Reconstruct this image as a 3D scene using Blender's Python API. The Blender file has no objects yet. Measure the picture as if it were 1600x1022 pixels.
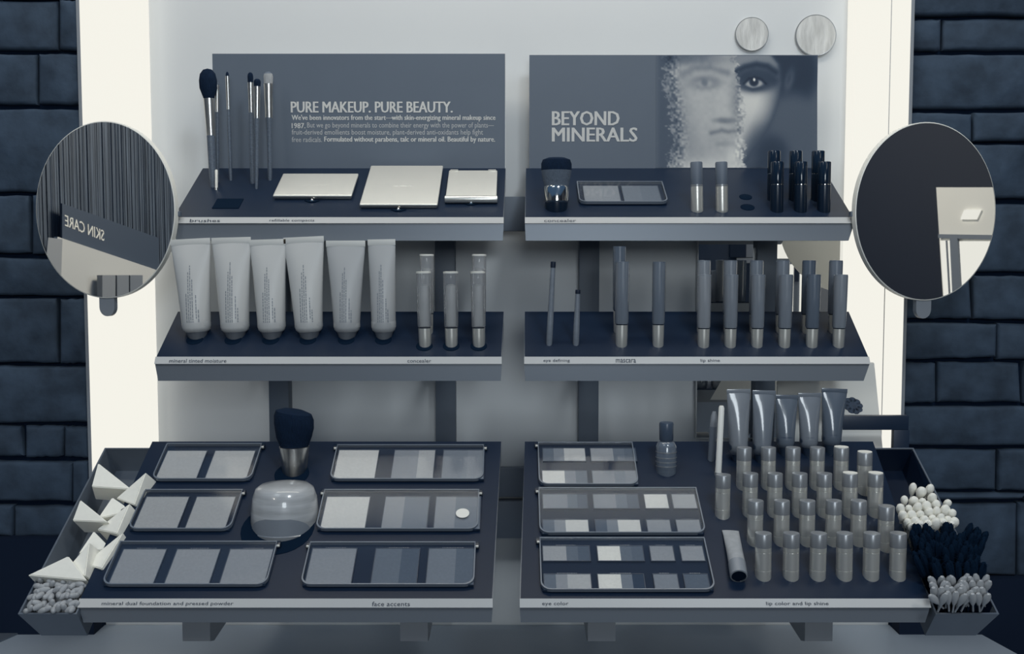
import bpy, bmesh, math, random
import numpy as np
from mathutils import Vector, Matrix

R = math.radians
rnd = random.Random(7)
scene = bpy.context.scene
col = scene.collection

# ---------------------------------------------------------------- camera, world, lights, exposure
CAMZ = 1.45
PITCH = R(3.8)
F = 1600.0
cam_data = bpy.data.cameras.new('camera')
cam_data.sensor_width = 36.0
cam_data.lens = 36.0 * F / 1600.0
cam_data.clip_start = 0.02
cam = bpy.data.objects.new('camera', cam_data)
cam.location = (0, 0, CAMZ)
cam.rotation_euler = (R(90) - PITCH, 0, 0)
col.objects.link(cam)
scene.camera = cam

world = bpy.data.worlds.new('world')
scene.world = world
world.use_nodes = True
world.node_tree.nodes['Background'].inputs[0].default_value = (0.20, 0.40, 0.74, 1)
world.node_tree.nodes['Background'].inputs[1].default_value = 0.24

def area(name, loc, target, sx, sy, power, color):
    d = bpy.data.lights.new(name, 'AREA')
    d.shape = 'RECTANGLE'; d.size = sx; d.size_y = sy
    d.energy = power; d.color = color
    o = bpy.data.objects.new(name, d)
    o.location = loc
    o.rotation_euler = (Vector(target) - Vector(loc)).to_track_quat('-Z', 'Y').to_euler()
    col.objects.link(o)
    return o

WARM = (1.0, 0.93, 0.80)
COOL = (0.87, 0.95, 1.0)
area('canopy_light', (0, 1.02, CAMZ + 0.78), (0, 1.28, CAMZ + 0.1), 1.1, 0.12, 3.7, WARM)
area('ceiling_spot', (0.55, -0.2, 2.75), (0.0, 1.2, CAMZ - 0.1), 0.30, 0.30, 8.5, COOL)
area('ceiling_panel', (-0.7, 0.1, 2.75), (-0.1, 1.2, CAMZ - 0.1), 0.5, 0.5, 2.5, COOL)
area('front_fill', (0.25, -1.5, 1.82), (0.0, 1.25, CAMZ - 0.05), 0.6, 0.5, 12.0, COOL)  # added frontal fill for the store's ambience, brightens the wall behind the shelves
area('ledge_fill', (-1.2, -0.6, 2.5), (-2.6, -0.35, 1.2), 0.4, 0.4, 20.0, WARM)  # added lamp, brightens the ledge shown in the left round mirror
area('bulkhead_fill', (1.2, -0.6, 2.5), (2.6, -0.35, 1.4), 0.4, 0.4, 21.0, WARM)  # added lamp, lifts the bulkhead shown in the right round mirror

scene.view_settings.view_transform = 'Standard'
scene.view_settings.look = 'None'
scene.view_settings.exposure = 0.0
scene.view_settings.gamma = 1.0
scene.view_settings.use_curve_mapping = False

# ---------------------------------------------------------------- picture geometry -> world
FW = Vector((0, math.cos(PITCH), -math.sin(PITCH)))
UP = Vector((0, math.sin(PITCH), math.cos(PITCH)))
CAM = Vector((0, 0, CAMZ))

def ray(x, y):
    return Vector((1, 0, 0)) * ((x - 800) / F) + UP * ((511 - y) / F) + FW

def camz(p):
    return (Vector(p) - CAM).dot(FW)

def at_y(x, y, Y):
    d = ray(x, y)
    return CAM + d * (Y / d.y)

def at_z(x, y, Z):
    d = ray(x, y)
    return CAM + d * ((Z - CAMZ) / d.z)

def at_plane(x, y, P, n):
    d = ray(x, y)
    return CAM + d * ((P - CAM).dot(n) / d.dot(n))

# ---------------------------------------------------------------- colours and materials
ANCH = [(0, 8, 22, 42), (40, 26, 42, 63), (60, 46, 62, 82), (80, 66, 79, 97), (100, 88, 99, 113),
        (125, 118, 126, 136), (150, 148, 152, 157), (175, 175, 177, 178), (205, 206, 206, 203), (240, 244, 242, 232), (255, 250, 248, 240)]

def lin(c):
    c = c / 255.0
    return c / 12.92 if c <= 0.04045 else ((c + 0.055) / 1.055) ** 2.4

def duo(g):
    g = max(0, min(255, g))
    for a, b in zip(ANCH, ANCH[1:]):
        if g <= b[0]:
            t = (g - a[0]) / (b[0] - a[0])
            return tuple(lin(a[i] + (b[i] - a[i]) * t) for i in (1, 2, 3)) + (1.0,)
    return tuple(lin(v) for v in ANCH[-1][1:]) + (1.0,)

_m = {}
def mat(name, g, rough=0.5, metal=0.0, spec=0.5, noise=0.0, scale=40.0, bump=0.0, emit=0.0, coat=0.0, stretch=None):
    if name in _m: return _m[name]
    m = bpy.data.materials.new(name)
    m.use_nodes = True
    nt = m.node_tree; N = nt.nodes; L = nt.links
    b = N['Principled BSDF']
    c = duo(g) if not isinstance(g, tuple) else g
    b.inputs['Base Color'].default_value = c
    b.inputs['Roughness'].default_value = rough
    b.inputs['Metallic'].default_value = metal
    b.inputs['Specular IOR Level'].default_value = spec
    b.inputs['Coat Weight'].default_value = coat
    tc = N.new('ShaderNodeTexCoord'); mp = N.new('ShaderNodeMapping')
    L.new(tc.outputs['Object'], mp.inputs['Vector'])
    if stretch: mp.inputs['Scale'].default_value = stretch
    tx = N.new('ShaderNodeTexNoise'); tx.inputs['Scale'].default_value = scale; tx.inputs['Detail'].default_value = 5
    L.new(mp.outputs['Vector'], tx.inputs['Vector'])
    if noise:
        rp = N.new('ShaderNodeMapRange')
        rp.inputs['From Min'].default_value = 0.3; rp.inputs['From Max'].default_value = 0.7
        rp.inputs['To Min'].default_value = 1 - noise; rp.inputs['To Max'].default_value = 1 + noise
        L.new(tx.outputs['Fac'], rp.inputs['Value'])
        vm = N.new('ShaderNodeVectorMath'); vm.operation = 'SCALE'
        vm.inputs[0].default_value = c[:3]
        L.new(rp.outputs['Result'], vm.inputs['Scale'])
        L.new(vm.outputs['Vector'], b.inputs['Base Color'])
    if bump:
        bp = N.new('ShaderNodeBump'); bp.inputs['Strength'].default_value = bump; bp.inputs['Distance'].default_value = 0.002
        L.new(tx.outputs['Fac'], bp.inputs['Height']); L.new(bp.outputs['Normal'], b.inputs['Normal'])
    if emit:
        b.inputs['Emission Color'].default_value = c
        b.inputs['Emission Strength'].default_value = emit
        if emit >= 0.9:
            b.inputs['Base Color'].default_value = (0.02, 0.02, 0.02, 1); b.inputs['Specular IOR Level'].default_value = 0
    _m[name] = m
    return m

def glass_mat(name, tint=0.97, gloss=0.10, frost=0.0):
    if name in _m: return _m[name]
    m = bpy.data.materials.new(name); m.use_nodes = True
    nt = m.node_tree; N = nt.nodes; L = nt.links
    N.remove(N['Principled BSDF'])
    tr = N.new('ShaderNodeBsdfTransparent'); tr.inputs[0].default_value = (tint, tint, tint, 1)
    gl = N.new('ShaderNodeBsdfGlossy'); gl.inputs[0].default_value = (0.9, 0.9, 0.9, 1); gl.inputs['Roughness'].default_value = 0.08
    df = N.new('ShaderNodeBsdfDiffuse'); df.inputs[0].default_value = (0.7, 0.72, 0.75, 1)
    fr = N.new('ShaderNodeFresnel'); fr.inputs[0].default_value = 1.4
    ad = N.new('ShaderNodeMath'); ad.operation = 'MULTIPLY'; ad.inputs[1].default_value = gloss; ad.use_clamp = True
    L.new(fr.outputs[0], ad.inputs[0])
    m1 = N.new('ShaderNodeMixShader'); L.new(ad.outputs[0], m1.inputs[0]); L.new(tr.outputs[0], m1.inputs[1]); L.new(gl.outputs[0], m1.inputs[2])
    m2 = N.new('ShaderNodeMixShader'); m2.inputs[0].default_value = frost
    L.new(m1.outputs[0], m2.inputs[1]); L.new(df.outputs[0], m2.inputs[2])
    L.new(m2.outputs[0], N['Material Output'].inputs['Surface'])
    _m[name] = m
    return m

# ---------------------------------------------------------------- mesh helpers
class MB:
    def __init__(s): s.v = []; s.f = []; s.mi = []; s.sm = []
    def add(s, vs, fs, mi=0, smooth=False, M=None):
        o = len(s.v)
        for v in vs:
            v = Vector(v)
            s.v.append(M @ v if M is not None else v)
        for f in fs:
            s.f.append([i + o for i in f]); s.mi.append(mi); s.sm.append(smooth)
        return s
    def box(s, a, b, mi=0, M=None, bev=0.0, seg=2):
        x0, y0, z0 = a; x1, y1, z1 = b
        if bev > 0:
            bm = bmesh.new()
            bmesh.ops.create_cube(bm, size=1)
            for v in bm.verts:
                v.co = Vector(((x0 + x1) / 2 + v.co.x * (x1 - x0), (y0 + y1) / 2 + v.co.y * (y1 - y0), (z0 + z1) / 2 + v.co.z * (z1 - z0)))
            bmesh.ops.bevel(bm, geom=bm.edges[:], offset=bev, segments=seg, profile=0.6, affect='EDGES')
            bmesh.ops.recalc_face_normals(bm, faces=bm.faces[:])
            bm.verts.index_update()
            s.add([v.co.copy() for v in bm.verts], [[v.index for v in f.verts] for f in bm.faces], mi, True, M)
            bm.free()
            return s
        vs = [(x0, y0, z0), (x1, y0, z0), (x1, y1, z0), (x0, y1, z0), (x0, y0, z1), (x1, y0, z1), (x1, y1, z1), (x0, y1, z1)]
        fs = [(3, 2, 1, 0), (4, 5, 6, 7), (0, 1, 5, 4), (1, 2, 6, 5), (2, 3, 7, 6), (3, 0, 4, 7)]
        return s.add(vs, fs, mi, False, M)
    def lathe(s, prof, n=24, mi=0, M=None, smooth=True, cap0=True, cap1=True, sx=1.0, sy=1.0):
        vs = []; fs = []
        for r, z in prof:
            for k in range(n):
                a = 2 * math.pi * k / n
                vs.append((r * math.cos(a) * sx, r * math.sin(a) * sy, z))
        for i in range(len(prof) - 1):
            for k in range(n):
                k2 = (k + 1) % n
                fs.append((i * n + k, i * n + k2, (i + 1) * n + k2, (i + 1) * n + k))
        s.add(vs, fs, mi, smooth, M)
        o = len(s.v) - len(vs)
        if cap0: s.f.append([o + k for k in range(n)][::-1]); s.mi.append(mi); s.sm.append(False)
        if cap1:
            q = o + (len(prof) - 1) * n
            s.f.append([q + k for k in range(n)]); s.mi.append(mi); s.sm.append(False)
        return s
    def loft(s, rings, mi=0, smooth=True, closed=True, cap=True, M=None):
        n = len(rings[0]); vs = [p for r in rings for p in r]; fs = []
        for i in range(len(rings) - 1):
            for k in range(n if closed else n - 1):
                k2 = (k + 1) % n
                fs.append((i * n + k, i * n + k2, (i + 1) * n + k2, (i + 1) * n + k))
        s.add(vs, fs, mi, smooth, M)
        if cap:
            o = len(s.v) - len(vs)
            s.f.append([o + k for k in range(n)][::-1]); s.mi.append(mi); s.sm.append(False)
            q = o + (len(rings) - 1) * n
            s.f.append([q + k for k in range(n)]); s.mi.append(mi); s.sm.append(False)
        return s
    def prism(s, poly, z0, z1, mi=0, M=None):
        n = len(poly)
        vs = [(p[0], p[1], z0) for p in poly] + [(p[0], p[1], z1) for p in poly]
        fs = [tuple(range(n))[::-1], tuple(range(n, 2 * n))] + [(i, (i + 1) % n, n + (i + 1) % n, n + i) for i in range(n)]
        return s.add(vs, fs, mi, False, M)
    def build(s, name, mats, parent=None, fix=True):
        me = bpy.data.meshes.new(name)
        me.from_pydata([tuple(v) for v in s.v], [], s.f)
        if not isinstance(mats, (list, tuple)): mats = [mats]
        for m in mats: me.materials.append(m)
        for p, mi, sm in zip(me.polygons, s.mi, s.sm):
            p.material_index = mi; p.use_smooth = sm
        if fix:
            bm = bmesh.new(); bm.from_mesh(me)
            bmesh.ops.recalc_face_normals(bm, faces=bm.faces[:])
            bm.to_mesh(me); bm.free()
        if any(s.sm): me.set_sharp_from_angle(angle=R(38))
        me.update()
        o = bpy.data.objects.new(name, me)
        col.objects.link(o)
        if parent: o.parent = parent
        return o

def tag(o, label, cat, group=None, kind=None):
    if label: o['label'] = label
    if cat: o['category'] = cat
    if group: o['group'] = group
    if kind: o['kind'] = kind
    return o

def thing(name, label, cat, loc=(0, 0, 0), rot=(0, 0, 0), group=None, kind=None):
    o = bpy.data.objects.new(name, None)
    o.empty_display_size = 0.02
    o.location = loc; o.rotation_euler = rot
    col.objects.link(o)
    if kind: o['kind'] = kind
    return tag(o, label, cat, group)

def struct(o):
    o['kind'] = 'structure'
    return o

def center(o):
    """move a world-space mesh's origin to its base centre"""
    vs = [v.co for v in o.data.vertices]
    c = Vector(((min(v.x for v in vs) + max(v.x for v in vs)) / 2, (min(v.y for v in vs) + max(v.y for v in vs)) / 2, min(v.z for v in vs)))
    o.data.transform(Matrix.Translation(-c)); o.location = c
    return o

def copy_tree(o, parent=None):
    c = o.copy(); col.objects.link(c)
    if parent: c.parent = parent
    for ch in list(o.children): copy_tree(ch, c)
    return c

def text_mesh(name, s, M, width, height, m, parent=None, bold=0.0, extrude=0.00015, skew=0.0):
    """lettering as a mesh: fits width x height, lower left corner at M's origin, reading along M's x"""
    cu = bpy.data.curves.new(name, 'FONT')
    cu.body = s; cu.size = 1.0; cu.extrude = 0.0
    cu.resolution_u = 2
    t = bpy.data.objects.new(name, cu); col.objects.link(t)
    bpy.context.view_layer.update()
    dg = bpy.context.evaluated_depsgraph_get()
    me = bpy.data.meshes.new_from_object(t.evaluated_get(dg))
    bpy.data.objects.remove(t); bpy.data.curves.remove(cu)
    xs = [v.co.x for v in me.vertices]; ys = [v.co.y for v in me.vertices]
    x0, x1, y0, y1 = min(xs), max(xs), min(ys), max(ys)
    for v in me.vertices:
        v.co = Vector(((v.co.x - x0) / (x1 - x0) * width, (v.co.y - y0) / (y1 - y0) * height, 0))
    bm = bmesh.new(); bm.from_mesh(me)
    for v in bm.verts: v.co.z = extrude
    for f in bm.faces:
        f.smooth = False
        if f.normal.z < 0: f.normal_flip()
    if bold:      # heavier strokes: the same letters again, a hair to each side
        g0 = bm.verts[:] + bm.edges[:] + bm.faces[:]
        for k, dx in enumerate((-bold * 1.2, bold * 1.2)):
            d = bmesh.ops.duplicate(bm, geom=g0)
            bmesh.ops.translate(bm, vec=(dx * height, 0, 0.00006 * (k + 1)), verts=[q for q in d['geom'] if isinstance(q, bmesh.types.BMVert)])
    bm.to_mesh(me); bm.free()
    me.transform(M)
    me.materials.clear(); me.materials.append(m)
    me.name = name
    o = bpy.data.objects.new(name, me); col.objects.link(o)
    if parent: o.parent = parent
    return o

def frame(o, ex, ey):
    ex = Vector(ex).normalized(); ey = Vector(ey).normalized(); ez = ex.cross(ey).normalized()
    M = Matrix(((ex.x, ey.x, ez.x, o[0]), (ex.y, ey.y, ez.y, o[1]), (ex.z, ey.z, ez.z, o[2]), (0, 0, 0, 1)))
    return M

# materials
M_wall = mat('white_laminate', (0.65, 0.67, 0.68, 1), 0.55, noise=0.02, scale=3)
M_rail = mat('dark_rail', 104, 0.5)
M_deck = mat('charcoal_acrylic', 28, 0.36, spec=0.22, noise=0.04, scale=30)
M_face = mat('grey_metal_lip', 132, 0.38, metal=0.35)
M_strip = mat('silver_label_strip', 188, 0.4, metal=0.0)
M_ink = mat('dark_ink', 45, 0.6)
M_white_ink = mat('pale_ink', 205, 0.6)
M_dim_ink = mat('grey_ink', 182, 0.6)
M_panel = mat('charcoal_print', 105, 0.45, spec=0.3, noise=0.02, scale=20)
M_black = mat('black_plastic', (0.006, 0.016, 0.034, 1), 0.28)
M_blackmatte = mat('black_matte', (0.0035, 0.012, 0.028, 1), 0.9, spec=0.05)
M_hair = mat('dark_bristle', 30, 0.9, spec=0.1, noise=0.35, scale=300, bump=0.5, stretch=(6, 6, 0.5))
M_hairlight = mat('pale_bristle', 165, 0.9, spec=0.1, noise=0.25, scale=300, stretch=(6, 6, 0.5))
M_hairmid = mat('grey_bristle', 110, 0.9, spec=0.1, noise=0.25, scale=300, stretch=(6, 6, 0.5))
M_chrome = mat('brushed_silver', 205, 0.3, metal=1.0, noise=0.06, scale=80, stretch=(8, 8, 0.4))
M_polish = mat('polished_chrome', 215, 0.12, metal=1.0)
M_handle = mat('grey_speckled_handle', 100, 0.45, noise=0.22, scale=500)
M_silver = mat('satin_silver', 228, 0.30, metal=0.65)
M_capgrey = mat('grey_metal_cap', 158, 0.33, metal=0.45)
M_tube = mat('pale_grey_tube', 200, 0.4, noise=0.03, scale=20)
M_tubecrimp = mat('tube_crimp', 215, 0.45)
M_tubeneck = mat('tube_shoulder', 185, 0.35)
M_darktube = mat('smoky_tube', 118, 0.3, noise=0.08, scale=20, spec=0.6)
M_clear = glass_mat('clear_acrylic', 0.98, 0.10, 0.006)
M_frost = glass_mat('frosted_acrylic', 0.9, 0.10, 0.35)
M_rim = mat('acrylic_rim', 150, 0.25, spec=0.8)
M_mirror = mat('mirror_silver', (0.86, 0.87, 0.87, 1), 0.01, metal=1.0)
M_white = mat('white_plastic', 232, 0.4)
M_cream = mat('lightbox_glow', 240, 1.0, emit=1.0, spec=0.0)
M_seam = mat('lightbox_seam', 190, 0.6)
M_stone = mat('dark_stone', (0.040, 0.062, 0.095, 1), 0.85, noise=0.30, scale=34, bump=1.0, spec=0.25)
M_mortar = mat('mortar', 22, 0.95, spec=0.1)
M_counter = mat('grey_counter', (0.33, 0.38, 0.44, 1), 0.4, noise=0.03, scale=10)
M_bin = mat('brushed_steel_bin', 118, 0.4, metal=0.4, noise=0.04, scale=60)
M_foam = mat('white_foam', 240, 0.9, spec=0.1, noise=0.02, scale=200)
M_cotton = mat('cotton', 238, 0.95, spec=0.05, noise=0.04, scale=300, bump=0.4)
M_bead = mat('pale_applicator', 165, 0.6, noise=0.08, scale=100)
M_floor = mat('dark_floor', 60, 0.5, noise=0.1, scale=4)

# ---------------------------------------------------------------- the setting
WY = 1.30
mb = MB(); mb.box((-0.62, WY, 0.0), (0.62, WY + 0.03, 2.30))
struct(mb.build('wall_back', M_wall))
mb = MB(); mb.box((-3.2, -2.8, -0.03), (3.2, 1.6, 0.0))
struct(mb.build('floor', M_floor))

# light columns either side of the panel
def px_x(x, y, Y): return at_y(x, y, Y).x
LC = (px_x(137, 500, 1.27), px_x(231, 500, 1.27))
RC = (px_x(1326, 500, 1.27), px_x(1412, 500, 1.27))
for (x0, x1), side in ((LC, 'left'), (RC, 'right')):
    t = thing('light_column', f'tall glowing cream light panel at the {side} edge of the display wall', 'light', ((x0 + x1) / 2, 1.285, 0.0))
    w = (x1 - x0) / 2; zc0 = at_y(800, 880, 1.285).z
    t.location.z = zc0; hc = 2.3 - zc0
    mb = MB(); mb.box((-w, -0.014, 0.0), (w, 0.014, hc)); mb.build('diffuser', M_cream, t)
    so = -1 if side == 'left' else 1
    mb = MB(); mb.box((min(so * w, so * (w + .004)), -0.0145, 0.0), (max(so * w, so * (w + .004)), 0.014, hc)); mb.build('side_channel', mat('channel', 140, 0.4), t)
    if side == 'right':
        mb = MB(); mb.box((w * 0.28, -0.0148, 0.0), (w * 0.28 + 0.0008, -0.014, hc)); mb.build('seam', M_seam, t)

# stone walls
def stone_wall(name, blocks, Y, xlo, xhi):
    mb = MB()
    mb.box((xlo, Y + 0.012, 0.0), (xhi, Y + 0.06, 2.35), mi=1)
    for poly in blocks:
        pts = [at_y(x, y, Y) for x, y in poly]
        cx = sum(p.x for p in pts) / len(pts); cz = sum(p.z for p in pts) / len(pts)
        # rounded slab: outer ring at the mortar, inner ring lifted
        ring = []
        for i in range(len(pts)):
            a, b = pts[i], pts[(i + 1) % len(pts)]
            n = 9
            for k in range(n):
                p = a.lerp(b, k / n)
                ring.append(Vector((p.x, 0, p.z + rnd.uniform(-.0008, .0008))))
        dy = rnd.uniform(-0.003, 0.003)
        rings = []
        W = max(p.x for p in pts) - min(p.x for p in pts); H = max(p.z for p in pts) - min(p.z for p in pts)
        for ins, dep in ((0.0006, 0.014), (0.0008, 0.003), (0.0022, 0.0004), (0.005, -0.001)):
            rr = []
            for p in ring:
                sx = max(0.05, 1 - 2 * ins / W); sz = max(0.05, 1 - 2 * ins / H)
                rr.append((cx + (p.x - cx) * sx, Y + dep + dy * (dep < 0.01), cz + (p.z - cz) * sz))
            rings.append(rr)
        mb.loft(rings, smooth=True, cap=True)
    return struct(mb.build(name, [M_stone, M_mortar]))

def rows(rws, x_in, x_out):
    """rws: (y0, y1, [split xs]) ; returns block quads"""
    out = []
    for y0, y1, sp in rws:
        xs = [x_out] + list(sp) + [x_in]
        xs.sort()
        for a, b in zip(xs, xs[1:]):
            sk = rnd.uniform(-5, 5)
            out.append([(a, y1 + rnd.uniform(-2, 2)), (b - 1.5, y1 + rnd.uniform(-2, 2)), (b - 1.5 + (sk if b != xs[-1] else 0), y0 + rnd.uniform(-2, 2)), (a, y0 + rnd.uniform(-2, 2))])
    return out
lrows = [(-420, -250, (20,)), (-248, -130, (-80, 60)), (-128, -2, (0,)), (0, 78, (-120, 92)), (82, 163, (-150, 58)), (168, 300, (-60,)), (304, 398, (-130, 50)), (403, 462, (-20,)), (466, 568, (-110, 93)),
         (572, 662, (-60,)), (666, 716, (-150, 38, 98)), (720, 786, (-50, 112)), (790, 838, (-150, 20))]
stone_wall('wall_left', rows(lrows, 141, -420), 1.275, -1.75, px_x(139, 500, 1.27) - 0.001)
rrows = [(-420, -240, (1600,)), (-238, -120, (1510, 1720)), (-118, 24, (1640,)), (28, 78, (1474, 1700)), (84, 170, (1650,)), (175, 222, (1520, 1730)), (227, 312, (1610,)), (317, 425, (1700,)), (430, 500, (1520, 1660)),
         (505, 561, (1558, 1740)), (566, 632, (1466, 1600)), (637, 697, (1640,)), (702, 767, (1560, 1720)), (771, 782, (1600,)), (787, 900, (1590, 1700))]
stone_wall('wall_right', rows(rrows, 1410, 2020), 1.275, px_x(1410, 500, 1.27) + 0.003, 1.75)

# counter
CZ = CAMZ - 0.4724
t = thing('counter', 'grey counter running below the tester shelves, with a metal edge strip', 'counter', (0, 1.0, 0))
mb = MB(); mb.add([(-0.62, 0.296, CZ - .03), (0.585, 0.296, CZ - .03), (0.70, -0.25, CZ - .03), (-0.80, -0.25, CZ - .03), (-0.62, 0.296, CZ), (0.585, 0.296, CZ), (0.70, -0.25, CZ), (-0.80, -0.25, CZ)],
                  [(3, 2, 1, 0), (4, 5, 6, 7), (0, 1, 5, 4), (1, 2, 6, 5), (2, 3, 7, 6), (3, 0, 4, 7)]); mb.build('worktop', M_counter, t)
mb = MB(); mb.add([(-0.645, 0.27, CZ - .028), (-0.62, 0.27, CZ - .028), (-0.80, -0.25, CZ - .028), (-0.83, -0.25, CZ - .028), (-0.645, 0.27, CZ + .002), (-0.62, 0.27, CZ + .002), (-0.80, -0.25, CZ + .002), (-0.83, -0.25, CZ + .002)],
                  [(3, 2, 1, 0), (4, 5, 6, 7), (0, 1, 5, 4), (1, 2, 6, 5), (2, 3, 7, 6), (3, 0, 4, 7)]); mb.build('edge_strip', M_bin, t)
mb = MB(); mb.box((-0.60, -0.2, 0.0), (0.57, 0.29, CZ - .03)); mb.build('cabinet_body', M_rail, t)

# dark plinths below the stonework
struct(MB().box((-1.75, 1.262, 0.0), (px_x(139, 500, 1.27) - .001, 1.287, at_y(0, 842, 1.262).z)).build('baseboard_left', mat('dark_plinth', 12, .8, spec=.2)))
struct(MB().box((px_x(1410, 500, 1.27) + .003, 1.262, 0.0), (1.75, 1.287, at_y(0, 905, 1.262).z)).build('baseboard_right', mat('dark_plinth', 12)))

# wall rails and crossbars
RX = (px_x(435, 550, 1.28), px_x(696, 550, 1.28), px_x(920, 550, 1.28), px_x(1196, 550, 1.28))
zr0 = at_y(800, 960, 1.28).z; zr1 = at_y(800, 250, 1.28).z
rl = ['leftmost vertical dark rail on the wall, passing behind the metal-cup brush', 'vertical dark rail on the wall behind the clear gloss tubes',
      'vertical dark rail on the wall behind the two slim pencils', 'rightmost vertical dark rail, partly hidden behind the wall mirror']
for i, x in enumerate(RX):
    w = 0.0125
    o = MB().box((x - w, 1.278, zr0), (x + w, 1.2995, zr1), bev=0.001).build('wall_rail', M_rail)
    tag(center(o), rl[i], 'rail', 'vertical wall rails')
for (y0, y1, d, l) in ((307, 361, 0.0, 'dark horizontal crossbar seen in the gap between the two top shelves'), (733, 779, 0.006, 'upper of two dark crossbars in the gap between the bottom trays'), (784, 842, 0.0, 'lower of two dark crossbars in the gap between the bottom trays')):
    p0 = at_y(800, y1, 1.26); p1 = at_y(800, y0, 1.26)
    o = MB().box((-0.32, 1.262 + d, p0.z), (0.32, 1.2775, p1.z), bev=0.001).build('crossbar', mat('crossbar_dark', 104, 0.5))
    tag(center(o), l, 'bar', 'crossbars behind the shelves')

# ---------------------------------------------------------------- trays
class Tray: pass
def mk(yf, zf, yb, zb):
    """front/back edge from picture row y and distance along the view"""
    t = Tray()
    d = ray(800, yf); t.F = CAM + d * zf
    d = ray(800, yb); t.B = CAM + d * zb
    t.dir = (t.B - t.F); t.L = t.dir.length; t.dir.normalize()
    t.n = Vector((0, -t.dir.z, t.dir.y)); t.th = math.atan2(t.dir.z, t.dir.y)
    t.zf, t.zb = zf, zb
    t.M = frame(t.F, (1, 0, 0), t.dir)
    t.rot = (t.th, 0, 0)
    return t
TOP = mk(340, 1.138, 263, 1.256)
MID = mk(558, 1.086, 487, 1.158)
BOT = mk(936, 0.897, 690, 1.080)

def on(t, x, y):
    return at_plane(x, y, t.F, t.n)
def uv(t, x, y):
    p = on(t, x, y)
    return p.x, (p - t.F).dot(t.dir)

def tray(t, name, label, xf0, xf1, xb0, xb1, yf, strip_px, face_px, texts, taper=(0.003, 0.003), hole_shades=(), slots=()):
    e = thing(name, label, 'shelf', ((xf0 + xf1 - 1600) / 2 / F * t.zf, t.F.y, t.F.z))
    off = -Vector(e.location)
    T = Matrix.Translation(off)
    X = lambda x, z: (x - 800) / F * z
    sh = strip_px / F * t.zf; fh = face_px / F * t.zf
    pr = [(0, 0), (-0.0035, -sh), (-0.0035, -sh - fh), (0, -sh - fh)]
    a0, a1 = X(xf0, t.zf), X(xf1, t.zf); b0, b1 = X(xb0, t.zb), X(xb1, t.zb)
    Y0, Z0 = t.F.y, t.F.z
    def sec(x0, x1, y, z): return [(x0, y, z), (x1, y, z)]
    # body: rings from back top, front, lip, bottom front, bottom back
    bd = [(b0, b1, t.B.y, t.B.z - .0015), (a0, a1, Y0 + .0015, Z0 - .0015), (a0, a1, Y0 - .0022, Z0 - sh), (a0 + taper[0], a1 - taper[1], Y0 - .0022, Z0 - sh - fh), (a0 + taper[0], a1 - taper[1], Y0 + 0.01, Z0 - sh - fh), (b0, b1, t.B.y, t.B.z - 0.020)]
    vs = []; n = len(bd)
    for x0, x1, y, z in bd: vs += [(x0, y, z), (x1, y, z)]
    fs = [(2 * i, 2 * i + 1, 2 * ((i + 1) % n) + 1, 2 * ((i + 1) % n)) for i in range(n)]
    fs += [tuple(2 * i for i in range(n)), tuple(2 * i + 1 for i in range(n))[::-1]]
    MB().add(vs, fs, M=T).build('tray_body', M_face, e)
    # deck sheet
    k = t.n * 0.0015
    p = [Vector((a0 + .0008, Y0, Z0)), Vector((a1 - .0008, Y0, Z0)), Vector((b1, t.B.y, t.B.z)), Vector((b0, t.B.y, t.B.z))]
    MB().add([q - k for q in p] + p, [(3, 2, 1, 0), (4, 5, 6, 7), (0, 1, 5, 4), (1, 2, 6, 5), (2, 3, 7, 6), (3, 0, 4, 7)], M=T).build('deck', M_deck, e)
    # label strip
    s0 = Vector((0, Y0 - .0002, Z0 + .0004)); s1 = Vector((0, Y0 - .0045, Z0 - sh))
    q = [Vector((x, s.y, s.z)) for x, s in ((a0, s1), (a1, s1), (a1, s0), (a0, s0))]
    kk = Vector((0, 0.0012, -0.0003))
    ls = MB().add([v + kk for v in q] + q, [(3, 2, 1, 0), (4, 5, 6, 7), (0, 1, 5, 4), (1, 2, 6, 5), (2, 3, 7, 6), (3, 0, 4, 7)], M=T).build('label_strip', M_strip, e)
    sd = (s0 - s1).normalized()
    for s, x0, x1 in texts:
        hh = sh * 0.62
        o0 = Vector((X(x0, t.zf), s1.y, s1.z)) + sd * sh * 0.2 + Vector((0, -0.0002, 0.0001))
        text_mesh('lettering', s, T @ frame(o0, (1, 0, 0), sd), (x1 - x0) / F * t.zf, hh, M_ink, ls, extrude=0.0003)
    for hx, hy, hr in hole_shades:  # flat black discs: deck holes, plus painted shade under the tubes and jar
        u, v = uv(t, hx, hy); r = hr / F * camz(on(t, hx, hy))
        MB().lathe([(r, -0.0002), (r, 0.0004), (r * .93, 0.0008)], 28, M=T @ t.M @ Matrix.Translation((u, v, 0))).build('hole_shade', M_blackmatte, e)
    for (x0, x1, y0, y1) in slots:
        u0, v0 = uv(t, x0, y1); u1, v1 = uv(t, x1, y0)
        MB().box((u0, v0, -0.0002), (u1, v1, 0.0006), M=T @ t.M).build('slot', M_blackmatte, e)
    return e

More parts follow.
